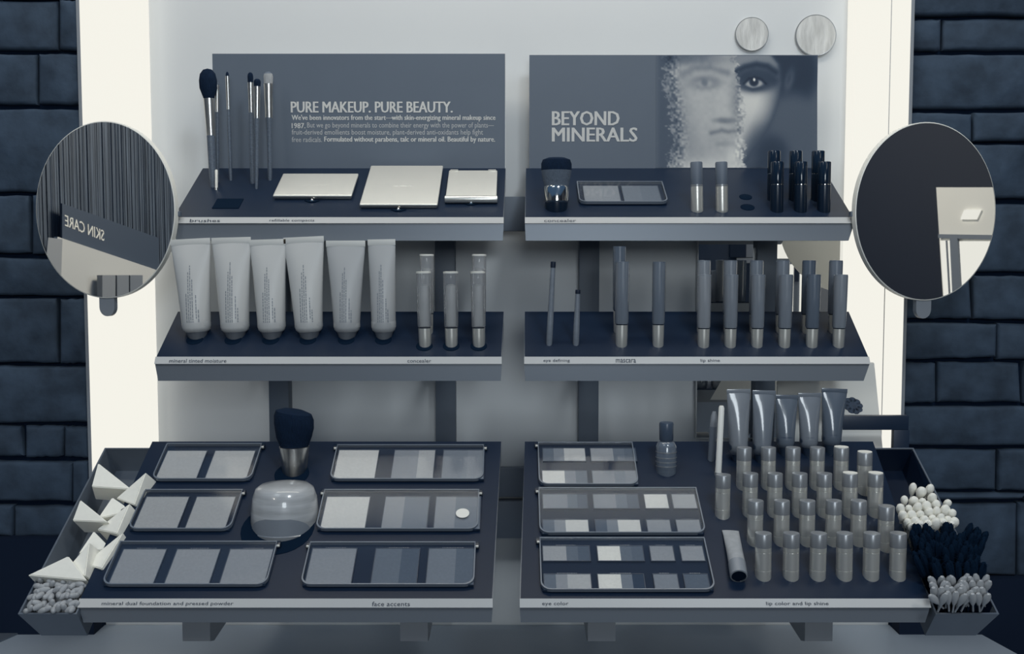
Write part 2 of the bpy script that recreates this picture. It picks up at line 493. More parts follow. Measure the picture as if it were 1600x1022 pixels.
tray(TOP, 'display_shelf', 'top left sloping shelf carrying brushes and silver compacts under the PURE MAKEUP sign', 270, 787, 317, 790, 340, 9, 27,
     [('brushes', 298, 345), ('refillable compacts', 422, 492)], (0.004, 0.001), slots=((331, 381, 311, 326),))
tray(TOP, 'display_shelf', 'top right sloping shelf carrying black tubes and a brush under the BEYOND MINERALS sign', 820, 1334, 822, 1286, 340, 9, 27,
     [('concealer', 850, 900)], (0.001, 0.006), hole_shades=((1165, 308, 10), (1168, 324, 11)))
tray(MID, 'display_shelf', 'middle left sloping shelf carrying pale squeeze tubes and clear tubes', 243, 784, 278, 787, 558, 10, 27,
     [('mineral tinted moisture', 266, 355), ('concealer', 637, 674)], (0.003, 0.001),
     hole_shades=[(x, 531, 13) for x in (304, 364, 423, 481, 541, 599)] + [(x, 541, 13) for x in (663, 705, 748)])
tray(MID, 'display_shelf', 'middle right sloping shelf carrying pencils and two rows of gloss tubes', 819, 1358, 820, 1326, 558, 10, 27,
     [('eye defining', 849, 890), ('mascara', 962, 993), ('lip shine', 1094, 1124)], (0.001, 0.006))
tray(BOT, 'display_shelf', 'large bottom left sloping tray holding foundation and powder palettes', 124, 770, 238, 783, 936, 11, 25,
     [('mineral dual foundation and pressed powder', 161, 366), ('face accents', 582, 641)], (0.004, 0.001), hole_shades=((434, 826, 57), (456, 741, 27)))
tray(BOT, 'display_shelf', 'large bottom right sloping tray holding eye palettes and the lipstick grid', 812, 1452, 820, 1364, 936, 11, 25,
     [('eye color', 847, 888), ('lip color and lip shine', 1196, 1293)], (0.001, 0.004))

# bracket arms from the rails to the trays
BX = (-0.297, -0.0875, 0.0815, 0.2775)
bl = ['bracket foot under the far left of the bottom left tray', 'bracket foot under the right part of the bottom left tray', 'bracket foot under the left part of the bottom right tray', 'bracket foot under the lipstick end of the bottom right tray']
for i, x in enumerate(BX):
    zt = BOT.F.z - 0.020; px = (307, 647, 940, 1279)[i]
    Yb = 0.905
    p = at_y(px, 1002, Yb); w = 0.0125
    poly = [(Yb, zt - 0.0), (Yb, p.z + 0.0), (Yb + 0.012, p.z - 0.004), (1.277, p.z + 0.02), (1.277, p.z + 0.06), (1.08, zt + 0.062), (Yb + 0.02, zt)]
    M = Matrix(((0, 0, 1, p.x - w), (1, 0, 0, 0), (0, 1, 0, 0), (0, 0, 0, 1)))
    o = center(MB().prism(poly, 0, 2 * w, M=M).build('bracket', mat('bracket_grey', 150, 0.4, metal=0.3)))
    tag(o, 'grey metal ' + bl[i], 'bracket', 'brackets under the bottom trays')
for i, x in enumerate(RX):   # small arms behind the upper shelves
    for t, nm in ((TOP, 'top'), (MID, 'middle')):
        y0 = t.B.y - 0.03
        o = center(MB().box((x - 0.006, y0, t.B.z - 0.045), (x + 0.006, 1.2775 if nm == 'middle' else 1.2615, t.B.z - 0.0355), bev=0.0008).build('shelf_arm', M_rail))
        tag(o, f'short dark arm behind the {nm} shelves on the ' + ('leftmost', 'second from left', 'third from left', 'rightmost')[i] + ' rail', 'bracket', 'arms behind the upper shelves')

# ---------------------------------------------------------------- graphic panels
PY = TOP.B.y
def panel(label, x0, x1, y0, y1):
    a = at_y(x0, y1, PY); b = at_y(x1, y0, PY)
    e = thing('sign_panel', label, 'sign', ((a.x + b.x) / 2, PY, a.z))
    w = (b.x - a.x) / 2; h = b.z - a.z
    MB().box((-w, 0, 0), (w, 0.003, h)).build('print', M_panel, e)
    MB().box((-w, 0.003, 0), (w + .0005, 0.006, h + 0.0008)).build('acrylic_backing', mat('acrylic_edge', 200, 0.2), e)
    return e, w, h
def pm(e, x, y):   # matrix on a panel face at a picture point
    p = at_y(x, y, PY - 0.0001)
    return Matrix.Translation(-Vector(e.location)) @ frame(p, (1, 0, 0), (0, 0, 1))
S = TOP.zb / F
e, w, h = panel('charcoal sign reading PURE MAKEUP. PURE BEAUTY. behind the brushes and compacts', 335, 789, 84, 263)
text_mesh('headline', 'PURE MAKEUP. PURE BEAUTY.', pm(e, 455, 176), 251 * S, 17 * S, M_white_ink, e, bold=0.03)
lines = [("We've been innovators from the start\u2014with skin-energizing mineral makeup since", 456, 773, 190, M_white_ink, 0.02),
         ("1987.", 456, 477, 200.5, M_white_ink, 0.02), ("But we go beyond minerals to combine their energy with the power of plants\u2014", 480, 771, 202, M_dim_ink, 0.0),
         ("fruit-derived emollients boost moisture, plant-derived anti-oxidants help fight", 456, 754, 213, M_dim_ink, 0.0),
         ("free radicals.", 456, 503, 222, M_dim_ink, 0.0), ("Formulated without parabens, talc or mineral oil. Beautiful by nature.", 507, 773, 224, M_white_ink, 0.02)]
for s, x0, x1, yb, m, bo in lines:
    text_mesh('body_text', s, pm(e, x0, yb), (x1 - x0) * S, (10.5 if any(c in s for c in 'gpy') else 8) * S, m, e, bold=bo, extrude=0.0001)

e, w, h = panel('charcoal sign reading BEYOND MINERALS with a woman\'s face behind frosted glass', 827, 1278, 86, 263)
text_mesh('headline', 'BEYOND', pm(e, 863, 196), 104 * S, 22 * S, M_white_ink, e, bold=0.03)
text_mesh('headline', 'MINERALS', pm(e, 863, 221.5), 132 * S, 22 * S, M_white_ink, e, bold=0.03)

# printed portrait: a fine grid with printed greys
def portrait():
    x0, x1, y0, y1 = 1025, 1277, 87, 262
    st = 1.0
    xs = np.arange(x0, x1 + .1, st); ys = np.arange(y0, y1 + .1, st)
    X, Y = np.meshgrid(xs, ys)
    rs = np.random.RandomState(3)
    def smooth_noise(sc):
        h = int((y1 - y0) / sc) + 3; w_ = int((x1 - x0) / sc) + 3
        g = rs.rand(h, w_)
        fx = (X - x0) / sc; fy = (Y - y0) / sc
        ix = fx.astype(int); iy = fy.astype(int); tx = fx - ix; ty = fy - iy
        tx = tx * tx * (3 - 2 * tx); ty = ty * ty * (3 - 2 * ty)
        return (g[iy, ix] * (1 - tx) + g[iy, ix + 1] * tx) * (1 - ty) + (g[iy + 1, ix] * (1 - tx) + g[iy + 1, ix + 1] * tx) * ty
    def sg(v, w_): return 1 / (1 + np.exp(-np.clip(v / w_, -40, 40)))
    def ell(cx, cy, rx, ry, soft=0.15, rot=0.0):
        dx, dy = X - cx, Y - cy; c, s = math.cos(rot), math.sin(rot)
        u = (dx * c + dy * s) / rx; v = (-dx * s + dy * c) / ry
        return sg(1 - np.sqrt(u * u + v * v), soft)
    def mix(a, b, m): return a * (1 - m) + b * m
    def arc(pts, wdt, soft=0.8):
        d = np.full(X.shape, 1e9)
        for (ax, ay), (bx, by) in zip(pts, pts[1:]):
            vx, vy = bx - ax, by - ay
            t_ = np.clip(((X - ax) * vx + (Y - ay) * vy) / (vx * vx + vy * vy), 0, 1)
            d = np.minimum(d, np.hypot(X - ax - t_ * vx, Y - ay - t_ * vy))
        return sg(wdt - d, soft)
    bg = 76 + 14 * sg(X - 1215, 12)
    img = bg.copy()
    # hair and cap over the head
    img = mix(img, 34, ell(1150, 88, 105, 26, 0.08) * (Y < 125))
    img = mix(img, 40, ell(1242, 112, 36, 52, 0.10))
    img = mix(img, 86, ell(1240, 205, 34, 62, 0.10) * sg(Y - 140, 6))
    # right hand side of the face (contrast), contour curve
    cont = np.interp(Y, [87, 100, 130, 150, 165, 185, 205, 225, 245, 262], [1206, 1216, 1222, 1219, 1215, 1208, 1198, 1184, 1170, 1160])
    inside = sg(cont - X, 1.6) * sg(X - 1135, 4)
    face = 168 - 0.0 * X
    sh = np.clip((cont - X) / 34.0, 0, 1)
    face = 60 + (190 - 60) * sh ** 0.7
    face = mix(face, 120, sg(112 - Y, 7))
    face = mix(face, 200, ell(1179, 168, 17, 22, 0.4) * 0.55)
    face = mix(face, 70, ell(1192, 232, 26, 34, 0.3) * 0.8)
    img = mix(img, face, inside)
    img = mix(img, 46, ell(1206, 240, 24, 26, 0.18) * sg(X - cont + 2, 2))
    img = mix(img, 38, arc([(1150, 112), (1164, 105), (1182, 101), (1199, 104), (1212, 113)], 4.5, 1.6))
    img = mix(img, 40, ell(1179, 127, 33, 17, 0.16) * inside * 0.95)
    img = mix(img, 44, arc([(1160, 118), (1178, 110), (1198, 114), (1210, 126)], 6, 2.5) * 0.8)
    img = mix(img, 165, ell(1178, 131, 14, 6.5, 0.12, -0.08))
    img = mix(img, 30, ell(1178, 128, 7.2, 7.0, 0.10))
    img = mix(img, 26, arc([(1162, 131), (1170, 123), (1180, 121), (1190, 124), (1197, 131)], 1.5, 0.7))
    img = mix(img, 235, ell(1178.5, 124.5, 1.7, 2.4, 0.2))
    img = mix(img, 60, arc([(1164, 135), (1176, 140), (1190, 137)], 1.6, 1.0))
    # ear
    img = mix(img, 92, ell(1233, 126, 6, 16, 0.25, 0.25) * 0.8)
    img = mix(img, 50, ell(1233, 122, 2.6, 8, 0.3, 0.25) * 0.7)
    # frosted part
    wob = (smooth_noise(5) - .5) * 14 + (smooth_noise(2.2) - .5) * 8
    L_edge = np.interp(Y, [87, 120, 170, 220, 262], [1036, 1037, 1046, 1050, 1046])
    fr = sg(X - L_edge - wob, 1.2) * sg(1160 + np.interp(Y, [87, 150, 200, 262], [-12, -2, 0, 3]) - X + wob, 1.2)
    g = np.full(X.shape, 160.0)
    g = mix(g, 172, ell(1082, 175, 26, 34, 0.4) * 0.8)
    g = mix(g, 176, ell(1128, 155, 11, 44, 0.35) * 0.8)
    g = mix(g, 112, arc([(1068, 116), (1085, 107), (1110, 106), (1136, 114)], 5, 2.0) * 0.8)
    g = mix(g, 108, ell(1101, 129, 24, 10, 0.22) * 0.9)
    g = mix(g, 165, ell(1101, 131, 13, 5, 0.3) * 0.8)
    g = mix(g, 106, ell(1101, 129, 5, 5.5, 0.2) * 0.9)
    g = mix(g, 104, arc([(1154, 124), (1152, 150), (1149, 175)], 6, 4) * 0.65)
    g = mix(g, 104, ell(1134, 188, 16, 4.5, 0.25) * 0.9)
    g = mix(g, 176, ell(1136, 177, 8, 8, 0.4) * 0.6)
    g = mix(g, 112, arc([(1112, 208), (1128, 204), (1138, 206), (1156, 204)], 3.2, 1.4) * 0.95)
    g = mix(g, 150, arc([(1118, 215), (1138, 217), (1152, 214)], 4, 2) * 0.7)
    g = mix(g, 122, ell(1137, 225, 16, 4, 0.3) * 0.75)
    g = mix(g, 132, sg((1058 + (Y - 87) * 0.26) - X, 7) * 0.7)
    g = mix(g, 196, sg(Y - 250, 6) * ell(1105, 262, 60, 30, 0.3))
    g = mix(g, 205, ell(1148, 245, 12, 22, 0.4) * 0.7)
    g = mix(g, 92, sg(100 - Y, 3.0) * sg(1125 - X, 20))
    g = mix(g, 150, sg(100 - Y, 4.0) * sg(X - 1130, 10) * 0.6)
    tex = (smooth_noise(3.2) - 0.5)
    edge = np.exp(-((X - L_edge - 12) / 11) ** 2) + np.exp(-((X - 1156) / 6.5) ** 2) * 0.85
    g = g + tex * 85 * np.clip(edge, 0, 1) - 34 * np.exp(-((X - L_edge - 8) / 10) ** 2)
    g = g + (smooth_noise(6) - .5) * 8
    img = mix(img, g, fr)
    img = mix(img, 90, sg(1029 - X, 1.5))
    img = img + (rs.rand(*X.shape) - .5) * 3
    # mesh
    H, W = X.shape
    verts = []
    loc = Vector(e.location)
    lut = [duo(k) for k in range(256)]
    cols = np.zeros((H * W, 4), dtype=np.float32)
    for j in range(H):
        for i in range(W):
            p = at_y(xs[i], ys[j], PY - 0.0004) - loc
            verts.append(tuple(p))
            cols[j * W + i] = lut[int(max(0, min(255, (img[j, i] + 10 + max(0, img[j, i] - 90) * .16))))]
    faces = [(j * W + i, (j + 1) * W + i, (j + 1) * W + i + 1, j * W + i + 1) for j in range(H - 1) for i in range(W - 1)]
    me = bpy.data.meshes.new('portrait_print'); me.from_pydata(verts, [], faces)
    ca = me.color_attributes.new('Print', 'FLOAT_COLOR', 'POINT')
    ca.data.foreach_set('color', cols.ravel())
    m = bpy.data.materials.new('portrait_ink'); m.use_nodes = True
    at = m.node_tree.nodes.new('ShaderNodeAttribute'); at.attribute_name = 'Print'
    b = m.node_tree.nodes['Principled BSDF']; b.inputs['Roughness'].default_value = 0.45; b.inputs['Specular IOR Level'].default_value = 0.3
    m.node_tree.links.new(at.outputs['Color'], b.inputs['Base Color'])
    me.materials.append(m)
    o = bpy.data.objects.new('portrait_print', me); col.objects.link(o); o.parent = e
portrait()

# suction discs on the wall above the right sign
for (x, y, rx, l) in ((1175, 53, 26, 'smaller round clear textured disc on the wall above the right sign, left of the two'), (1275, 55, 32, 'larger round clear textured disc on the wall above the right sign, touching its corner')):
    p = at_y(x, y, 1.296); r = rx / F * camz(p)
    e = thing('wall_disc', l, 'disc', p, (R(90), 0, 0), 'round discs on the wall')
    m = mat('rippled_plastic', 200, 0.3, noise=0.22, scale=60, bump=1.0, stretch=(2, 0.5, 1))
    MB().lathe([(r, -0.0035), (r, -0.001), (r * .96, 0.0002), (0.0001, 0.0006)], 48, M=Matrix.Identity(4)).build('disc', m, e)
    MB().lathe([(r * 1.0, -.003), (r * 1.01, -.001), (r * 0.985, 0.0005), (r * .96, 0.0003)], 48, cap0=False, cap1=False).build('rim', M_capgrey, e)

# ---------------------------------------------------------------- round mirrors
def round_mirror(label, px, py, rh, side, Yin, inner_px, lab_axis=17):
    # hinged on the shelf end at its inner edge, turned outward
    a = R(lab_axis)
    sgn = -1 if side == 'left' else 1      # outward X direction
    inner = at_y(inner_px, py, Yin)
    outer_px = px - (inner_px - px)
    # disc: inner edge + D * outdir ; find D so the outer edge lands at outer_px
    out = Vector((sgn * math.cos(a), math.sin(a), 0))
    lo, hi = 0.05, 0.5
    for _ in range(50):
        D = (lo + hi) / 2
        q = inner + out * D
        xx = 800 + F * q.x / camz(q)
        if (xx - outer_px) * sgn < 0: lo = D
        else: hi = D
    c = inner + out * (D / 2)
    zc = camz(c)
    rz = rh / F * zc
    n = Vector((sgn * math.sin(a), -math.cos(a), 0))
    ex = Vector((-n.y, n.x, 0)) * 1.0      # right-hand horizontal direction seen from the front
    c = Vector((c.x, c.y, at_y(px, py, c.y).z))
    M = frame(c, ex, (0, 0, 1))
    e = thing('round_mirror', label, 'mirror', c - Vector((0, 0, rz + .028)))
    T = Matrix.Translation(-Vector(e.location)) @ M
    rx = D / 2
    MB().lathe([(1, 0.0), (1, 0.0008), (0.0001, 0.0008)], 96, sx=rx, sy=rz, M=T, smooth=False).build('mirror_glass', M_mirror, e, fix=False)
    MB().lathe([(1.0, 0.0010), (1.011, 0.0005), (1.011, -0.006), (0.9, -0.0075), (0.0001, -0.0075)], 96, sx=rx, sy=rz, M=T, cap0=False).build('mirror_rim', M_white, e)
    # tab handle
    w = 14 / F * zc; zb = -rz - 30 / F * zc
    poly = [(-w, -rz + 0.012), (-w, zb + w)] + [(-w * math.cos(k * math.pi / 12), zb + w - w * math.sin(k * math.pi / 12)) for k in range(1, 12)] + [(w, zb + w), (w, -rz + 0.012)]
    ox = (1445 - px if side == 'right' else 165 - px) / F * zc
    MB().prism([(x + ox, y) for x, y in poly], -0.006, -0.0005, M=T).build('handle', mat('mirror_tab', 140, 0.5), e)
    # hinge reaching the shelf end
    hs = Vector((inner.x, inner.y, inner.z))
    hx = -sgn * 0.012
    pz = at_y(inner_px, 334, Yin).z
    l0 = Vector((inner.x - sgn * 0.004, inner.y + 0.004, pz)) - Vector(e.location)
    MB().box((min(l0.x, l0.x + sgn * 0.012), l0.y, l0.z - 0.003), (max(l0.x, l0.x + sgn * 0.012), l0.y + 0.008, l0.z + 0.003), bev=0.001).build('hinge', M_rail, e)
    return c, n
mcL, mnL = round_mirror('round swivel mirror on the left reflecting a slatted wall with a SKIN CARE sign', 165.5, 328.5, 136, 'left', 1.13, 273)
mcR, mnR = round_mirror('round swivel mirror on the right reflecting a dark wall and bright windows', 1445.5, 331, 137, 'right', 1.13, 1337)

def refl(px, py, c, n, Xp):
    d = ray(px, py).normalized()
    p = CAM + d * ((c - CAM).dot(n) / d.dot(n))
    r = d - 2 * d.dot(n) * n
    return p + r * ((Xp - p.x) / r.x)

# ---- left side of the shop, seen in the left mirror
XL = -2.6
def L_(px, py, dx=0.0): return refl(px, py, mcL, mnL, XL + dx)
ya, yb = -2.75, 1.25
zlo, zhi = 0.0, 2.4
mb = MB(); mb.box((XL - 0.06, ya, 0), (XL - 0.02, yb, zhi), mi=1)
y = ya
while y < yb:
    wd = rnd.choice((0.003, 0.005, 0.008)); 
    mb.box((XL - 0.0201, y, 0.0), (XL - 0.02 + rnd.choice((.002, .003, .005)), y + wd, zhi), mi=0)
    y += wd + rnd.choice((0.0015, 0.002, 0.004))
struct(mb.build('wall_slatted', [mat('slat_wood', 98, 0.5, noise=0.35, scale=30, stretch=(1, 6, .2)), mat('slat_gap', 62, 0.8)]))
def quadbox(pts, th, name, m, parent=None, off=Vector((0, 0, 0))):
    """a slab from 4 wall points, thickened along +-X"""
    q = [p - off for p in pts]
    k = Vector((th, 0, 0))
    return MB().add(q + [p + k for p in q], [(3, 2, 1, 0), (4, 5, 6, 7), (0, 1, 5, 4), (1, 2, 6, 5), (2, 3, 7, 6), (3, 0, 4, 7)]).build(name, m, parent)
band = [L_(95, 318, .02), L_(95, 372, .02), L_(246, 424, .02), L_(246, 372, .02)]
e = thing('wall_sign', 'dark wall sign reading SKIN CARE, seen reversed in the left round mirror', 'sign', (band[1] + band[2]) / 2)
quadbox(band, 0.01, 'board', mat('sign_board', 84, 0.5), e, Vector(e.location))
o0 = L_(163, 377, .031); o1 = L_(102, 353, .031); hgt = (L_(163, 360, .031) - o0).length
text_mesh('lettering', 'SKIN CARE', Matrix.Translation(-Vector(e.location)) @ frame(o0, (o1 - o0), (0, 0, 1)), (o1 - o0).length, hgt, mat('sign_letter', 250, 0.5), e, bold=0.01, extrude=0.001)
low = [L_(85, 370, .03), L_(60, 520, .03), L_(270, 520, .03), L_(270, 432, .03)]
e = thing('display_ledge', 'pale sloping display ledge under the SKIN CARE sign, in the left round mirror', 'shelf', (low[1] + low[2]) / 2)
quadbox(low, 0.02, 'ledge_front', mat('ledge_pale', 215, 0.5), e, Vector(e.location))
quadbox([L_(75, 371, .051), L_(60, 520, .051), L_(92, 520, .051), L_(97, 374, .051)], 0.004, 'shaded_end', mat('ledge_grey', 165, 0.5), e, Vector(e.location))  # shade on the ledge end put into a darker grey slab
for k, (x0, x1) in enumerate(((152, 172.5), (175, 193.5), (195.5, 215))):
    o = center(quadbox([L_(x0, 430, .07), L_(x0, 480, .07), L_(x1, 480, .07), L_(x1, 430, .07)], 0.03, 'product_box', mat('box_grey_%d' % k, 150 - k * 8, 0.6)))
    tag(o, ('left', 'middle', 'right')[k] + ' one of three grey boxes at the bottom of the left round mirror reflection', 'box', 'grey boxes in the left mirror')

# ---- right side of the shop
XR = 2.6
def R_(px, py, dx=0.0): return refl(px, py, mcR, mnR, XR - dx)
ya, yb = -2.75, 1.25
struct(MB().box((XR, ya, 0), (XR + 0.05, yb, 2.6)).build('wall_far_right', mat('dark_paint', 10, 0.7)))
o = quadbox([R_(1465, 293, .02), R_(1478, 500, .02), R_(1600, 500, .02), R_(1600, 293, .02)], -0.01, 'bulkhead', mat('bulkhead_white', 228, 0.6))
tag(center(o), 'pale bulkhead wall section reflected in the right round mirror', 'wall panel')
o = quadbox([R_(1508, 328, .032), R_(1502, 343, .032), R_(1526, 343, .032), R_(1533, 328, .032)], -0.008, 'ceiling_light', M_cream)
tag(center(o), 'small bright square light reflected in the right round mirror', 'light')
e = thing('shop_window', 'bright shop window with grey frame reflected in the right round mirror', 'window', R_(1510, 470, .03))
T0 = Vector(e.location)
quadbox([R_(1468, 366, .034), R_(1468, 372, .034), R_(1600, 376, .034), R_(1600, 368, .034)], -0.01, 'head_rail', mat('win_grey', 120, 0.5), e, T0)
quadbox([R_(1486, 372, .036), R_(1492, 500, .036), R_(1506, 500, .036), R_(1498, 372, .036)], -0.01, 'mullion', mat('win_grey', 120, 0.5), e, T0)
quadbox([R_(1470, 376, .032), R_(1478, 500, .032), R_(1492, 500, .032), R_(1486, 376, .032)], -0.006, 'pane', M_cream, e, T0)
quadbox([R_(1500, 377, .032), R_(1507, 500, .032), R_(1600, 500, .032), R_(1600, 377, .032)], -0.006, 'pane', M_cream, e, T0)
quadbox([R_(1478, 376, .042), R_(1485, 500, .042), R_(1487, 500, .042), R_(1480, 376, .042)], -0.004, 'glazing_bar', mat('win_grey', 120, 0.5), e, T0)

struct(MB().box((-2.68, -2.85, 0), (2.68, -2.76, 2.6)).build('wall_rear', mat('rear_paint', 120, 0.7, noise=0.04, scale=3)))

# ---- wall mirror behind the right shelves and the storefront it reflects
MYm = 1.290
a = at_y(1088, 684, MYm); b = at_y(1318, 345, MYm)
e = thing('wall_mirror', 'rectangular mirror panel on the wall behind the gloss tubes and lip tubes', 'mirror', ((a.x + b.x) / 2, MYm, a.z))
w = (b.x - a.x) / 2; h = b.z - a.z
MB().box((-w, 0, 0), (w, 0.0085, h)).build('mirror_glass', M_mirror, e)
MB().box((-w - .0012, -0.001, -0.0012), (-w, 0.0085, h)).box((-w, -0.001, -0.0012), (w, 0.0085, 0)).build('edge_trim', mat('trim_silver', 190, 0.4), e)
VY = -2.4
def V_(x, y):   # point of the back of the shop seen at picture (x, y) through the wall mirror
    p = at_y(x, y, 2 * MYm - VY)
    return Vector((p.x, VY, p.z))
def vrect(x0, x1, y0, y1, name, m, parent, dy, th=0.01):
    p = V_(x0, y1); q = V_(x1, y0)
    return MB().box((p.x, VY + dy, p.z), (q.x, VY + dy + th, q.z)).build(name, m, parent) if parent is None else \
        MB().box((p.x - parent.location.x, dy, p.z - parent.location.z), (q.x - parent.location.x, dy + th, q.z - parent.location.z)).build(name, m, parent)
q0 = V_(1060, 900); q1 = V_(1420, 200)
struct(MB().box((q0.x - .5, VY - 0.05, 0), (q1.x + .5, VY, 2.6)).build('wall_storefront', mat('store_grey', 112, 0.7, noise=0.05, scale=3)))
e = thing('storefront_window', 'bright storefront window reflected in the rectangular wall mirror', 'window', V_(1240, 560))
for (x0, x1, y0, y1) in ((1202, 1239, 350, 404), (1202, 1239, 413, 500), (1248, 1271, 428, 500), (1295, 1320, 412, 500)):
    vrect(x0, x1, y0, y1, 'pane', M_cream, e, 0.004)
for (x0, x1, y0, y1, g) in ((1249, 1294, 350, 403, 215), (1150, 1200, 403, 411, 215), (1249, 1296, 405, 412, 235), (1160, 1200, 350, 402, 205), (1274, 1294, 413, 500, 190), (1296, 1330, 350, 405, 225)):
    vrect(x0, x1, y0, y1, 'frame_panel', mat('sf_%d' % g, g, 0.6), e, 0.006)
for (x0, x1, y0, y1) in ((1139, 1165, 350, 402), (1140, 1200, 412, 600), (1239, 1248, 340, 440)):
    vrect(x0, x1, y0, y1, 'dark_post', mat('sf_dark', 66, 0.6), e, 0.012)
vrect(1088, 1098, 609, 620, 'lamp', M_cream, e, 0.02)

# ---------------------------------------------------------------- products: builders
def stand(t, x, yb, r_px):
    """standing item whose visible front foot is at picture (x, yb): base centre, radius, px->m"""
    p = on(t, x, yb); s = camz(p) / F
    r = r_px * s
    return Vector((p.x, p.y + r, p.z)), r, s

def top_h(base, yt):
    """height so that the top front reaches picture row yt"""
    d = ray(800, yt)
    return CAMZ + d.z / d.y * base.y - base.z

def lean(base, h, xt):
    q = base + Vector((0, 0, h))
    X = (xt - 800) / F * camz(q)
    return math.atan2(X - base.x, h)

# --- makeup brushes
def brush(label, xb, yb, xt, segs, hair_m, hair_px, fer_px, hnd_px, y_tip, y_fer0, y_fer1, shape='round', group='makeup brushes in the top left shelf'):
    base, r, s = stand(TOP, xb, yb, hnd_px * 0.5)
    H = top_h(base, y_tip)
    def hh(y): return top_h(base, y)
    hf0, hf1 = hh(y_fer0), hh(y_fer1)     # ferrule bottom / top heights
    e = thing('makeup_brush', label, 'brush', base, (0, lean(base, H, xt), 0), group)
    hr = hnd_px * .5 * s; fr = fer_px * .5 * s; br = hair_px * .5 * s
    MB().lathe([(hr * .55, -0.004), (hr * .8, 0.004), (hr * .95, hf0 * .4), (hr, hf0 * .75), (fr * .75, hf0)], 20).build('handle', M_handle, e)
    MB().lathe([(fr * .78, hf0 - .0005), (fr * .82, hf0 + (hf1 - hf0) * .3), (fr * .9, hf0 + (hf1 - hf0) * .6), (fr, hf1)], 20, sy=0.8).build('ferrule', M_chrome, e)
    L = H - hf1
    if shape == 'round':
        pr = [(fr * .92, hf1 - .001), (br * .98, hf1 + L * .35), (br, hf1 + L * .6), (br * .86, hf1 + L * .82), (br * .5, hf1 + L * .96), (0.0002, hf1 + L)]
    else:
        pr = [(fr * .9, hf1 - .001), (br, hf1 + L * .3), (br * .85, hf1 + L * .65), (br * .45, hf1 + L * .9), (0.0002, hf1 + L)]
    if isinstance(hair_m, tuple):
        k = 4
        MB().lathe(pr[:k], 20, sy=.7, mi=0, cap1=False).lathe(pr[k - 1:], 20, sy=.7, mi=1, cap0=False).build('bristles', list(hair_m), e)
    else:
        MB().lathe(pr, 20, sy=.7).build('bristles', hair_m, e)
    return e
brush('large powder brush with fluffy dark head, leftmost on the top left shelf', 332, 294, 324, 0, M_hair, 28, 17, 12.5, 107, 212, 154)
brush('slim brush with silver collar standing right behind the large powder brush', 339, 286, 339, 0, M_hairmid, 6, 7, 6, 128, 175, 133, 'point')
brush('slim brush with a tiny tip, alone in front of the sign\'s left edge', 360, 283, 355, 0, M_hair, 5, 6.5, 6, 112, 171, 119, 'point')
brush('thin brush with dark rounded tip, left one of the close pair', 394, 288, 391, 0, M_hair, 9, 9, 9, 113, 176, 129)
brush('flat-collar brush with dark tip, right one of the close pair', 400, 296, 402, 0, M_hair, 11, 10.5, 6, 123, 185, 135)
brush('brush with pale-tipped bristles and wide silver collar, rightmost of the tall brushes', 421, 283, 419, 0, (M_hairlight, M_hairmid), 15, 15, 8, 112, 184, 131)
# small white stick by the slot
base, r, s = stand(TOP, 337.5, 297, 2.2)
e = thing('applicator_stick', 'short white stick standing in front of the large powder brush', 'applicator', base, (0, R(1), 0))
hh = top_h(base, 265)
MB().lathe([(r * .8, -0.003), (r, .002), (r, hh - .001), (r * .6, hh)], 14).build('stick', M_white, e)
MB().lathe([(r * 1.25, .0), (r * 1.25, .003)], 14).build('collar', M_chrome, e)

# --- compacts lying on the top left shelf
def flat_rect(t, xl, xr, yb, yt):
    """rectangle lying in the tray plane, from its front edge (xl..xr at yb) up to picture row yt"""
    u0, v0 = uv(t, xl, yb); u1, _ = uv(t, xr, yb); _, v1 = uv(t, (xl + xr) / 2, yt)
    return u0, u1, v0, v1
def compact(label, xl, xr, yb, yt, th, kind):
    u0, u1, v0, v1 = flat_rect(TOP, xl, xr, yb + th * 0.55 * F / 1.15 * 0.8, yt + th * .5 * F / 1.15)
    w, d = (u1 - u0) / 2, (v1 - v0)
    o = TOP.M @ Vector(((u0 + u1) / 2, v0, 0.0))
    e = thing('compact', label, 'compact', o, TOP.rot, 'silver compacts')
    MB().box((-w + .001, 0.0015, 0.0), (w - .001, d - .001, th * 0.45), bev=0.0012).build('base', M_chrome, e)
    MB().box((-w, 0, th * 0.5), (w, d, th), bev=0.0014, seg=3).build('lid', mat('compact_satin', 245, 0.38, metal=0.6), e)
    Mt = Matrix.Translation((-w * .22, d * .42, th + 0.00005))
    text_mesh('emblem', 'compact' if False else '~ ~~ ~', Mt, w * .5, d * .05, M_white, e, extrude=0.0001)
    if kind == 'barrel':
        rr = th * .55
        MB().lathe([(rr * .9, -w - .0008), (rr, -w + .001), (rr, w - .001), (rr * .9, w + .0008)], 20, M=Matrix.Translation((0, 0.0, th * .55)) @ Matrix.Rotation(R(90), 4, 'Y')).build('front_barrel', M_silver, e)
        for sx in (-1, 1):
            MB().box((sx * w * .78 - w * .16, d - .003, th * .6), (sx * w * .78 + w * .16, d + .0015, th + .0006), bev=.0005).build('hinge_tab', M_silver, e)
    MB().lathe([(.0016, 0), (.0022, .0015), (.0012, .003), (.0003, .0036)], 14, M=Matrix.Translation((0.0, -0.004, 0.0))).build('catch', M_polish, e)
    MB().add([(-.009, -.0025, 0.0003), (.009, -.0025, 0.0003), (0.003, -.0075, .0003), (-.003, -.0075, .0003), (-.009, -.0025, 0.0009), (.009, -.0025, 0.0009), (0.003, -.0075, .0009), (-.003, -.0075, .0009)],
             [(3, 2, 1, 0), (4, 5, 6, 7), (0, 1, 5, 4), (1, 2, 6, 5), (2, 3, 7, 6), (3, 0, 4, 7)]).build('catch_shadow', M_blackmatte, e)  # triangular shadow of the small knob, painted as a black sliver
    return e
compact('long low silver compact lying on the top left shelf, nearest the brushes', 427, 550, 309, 274, 0.006, 'flat')
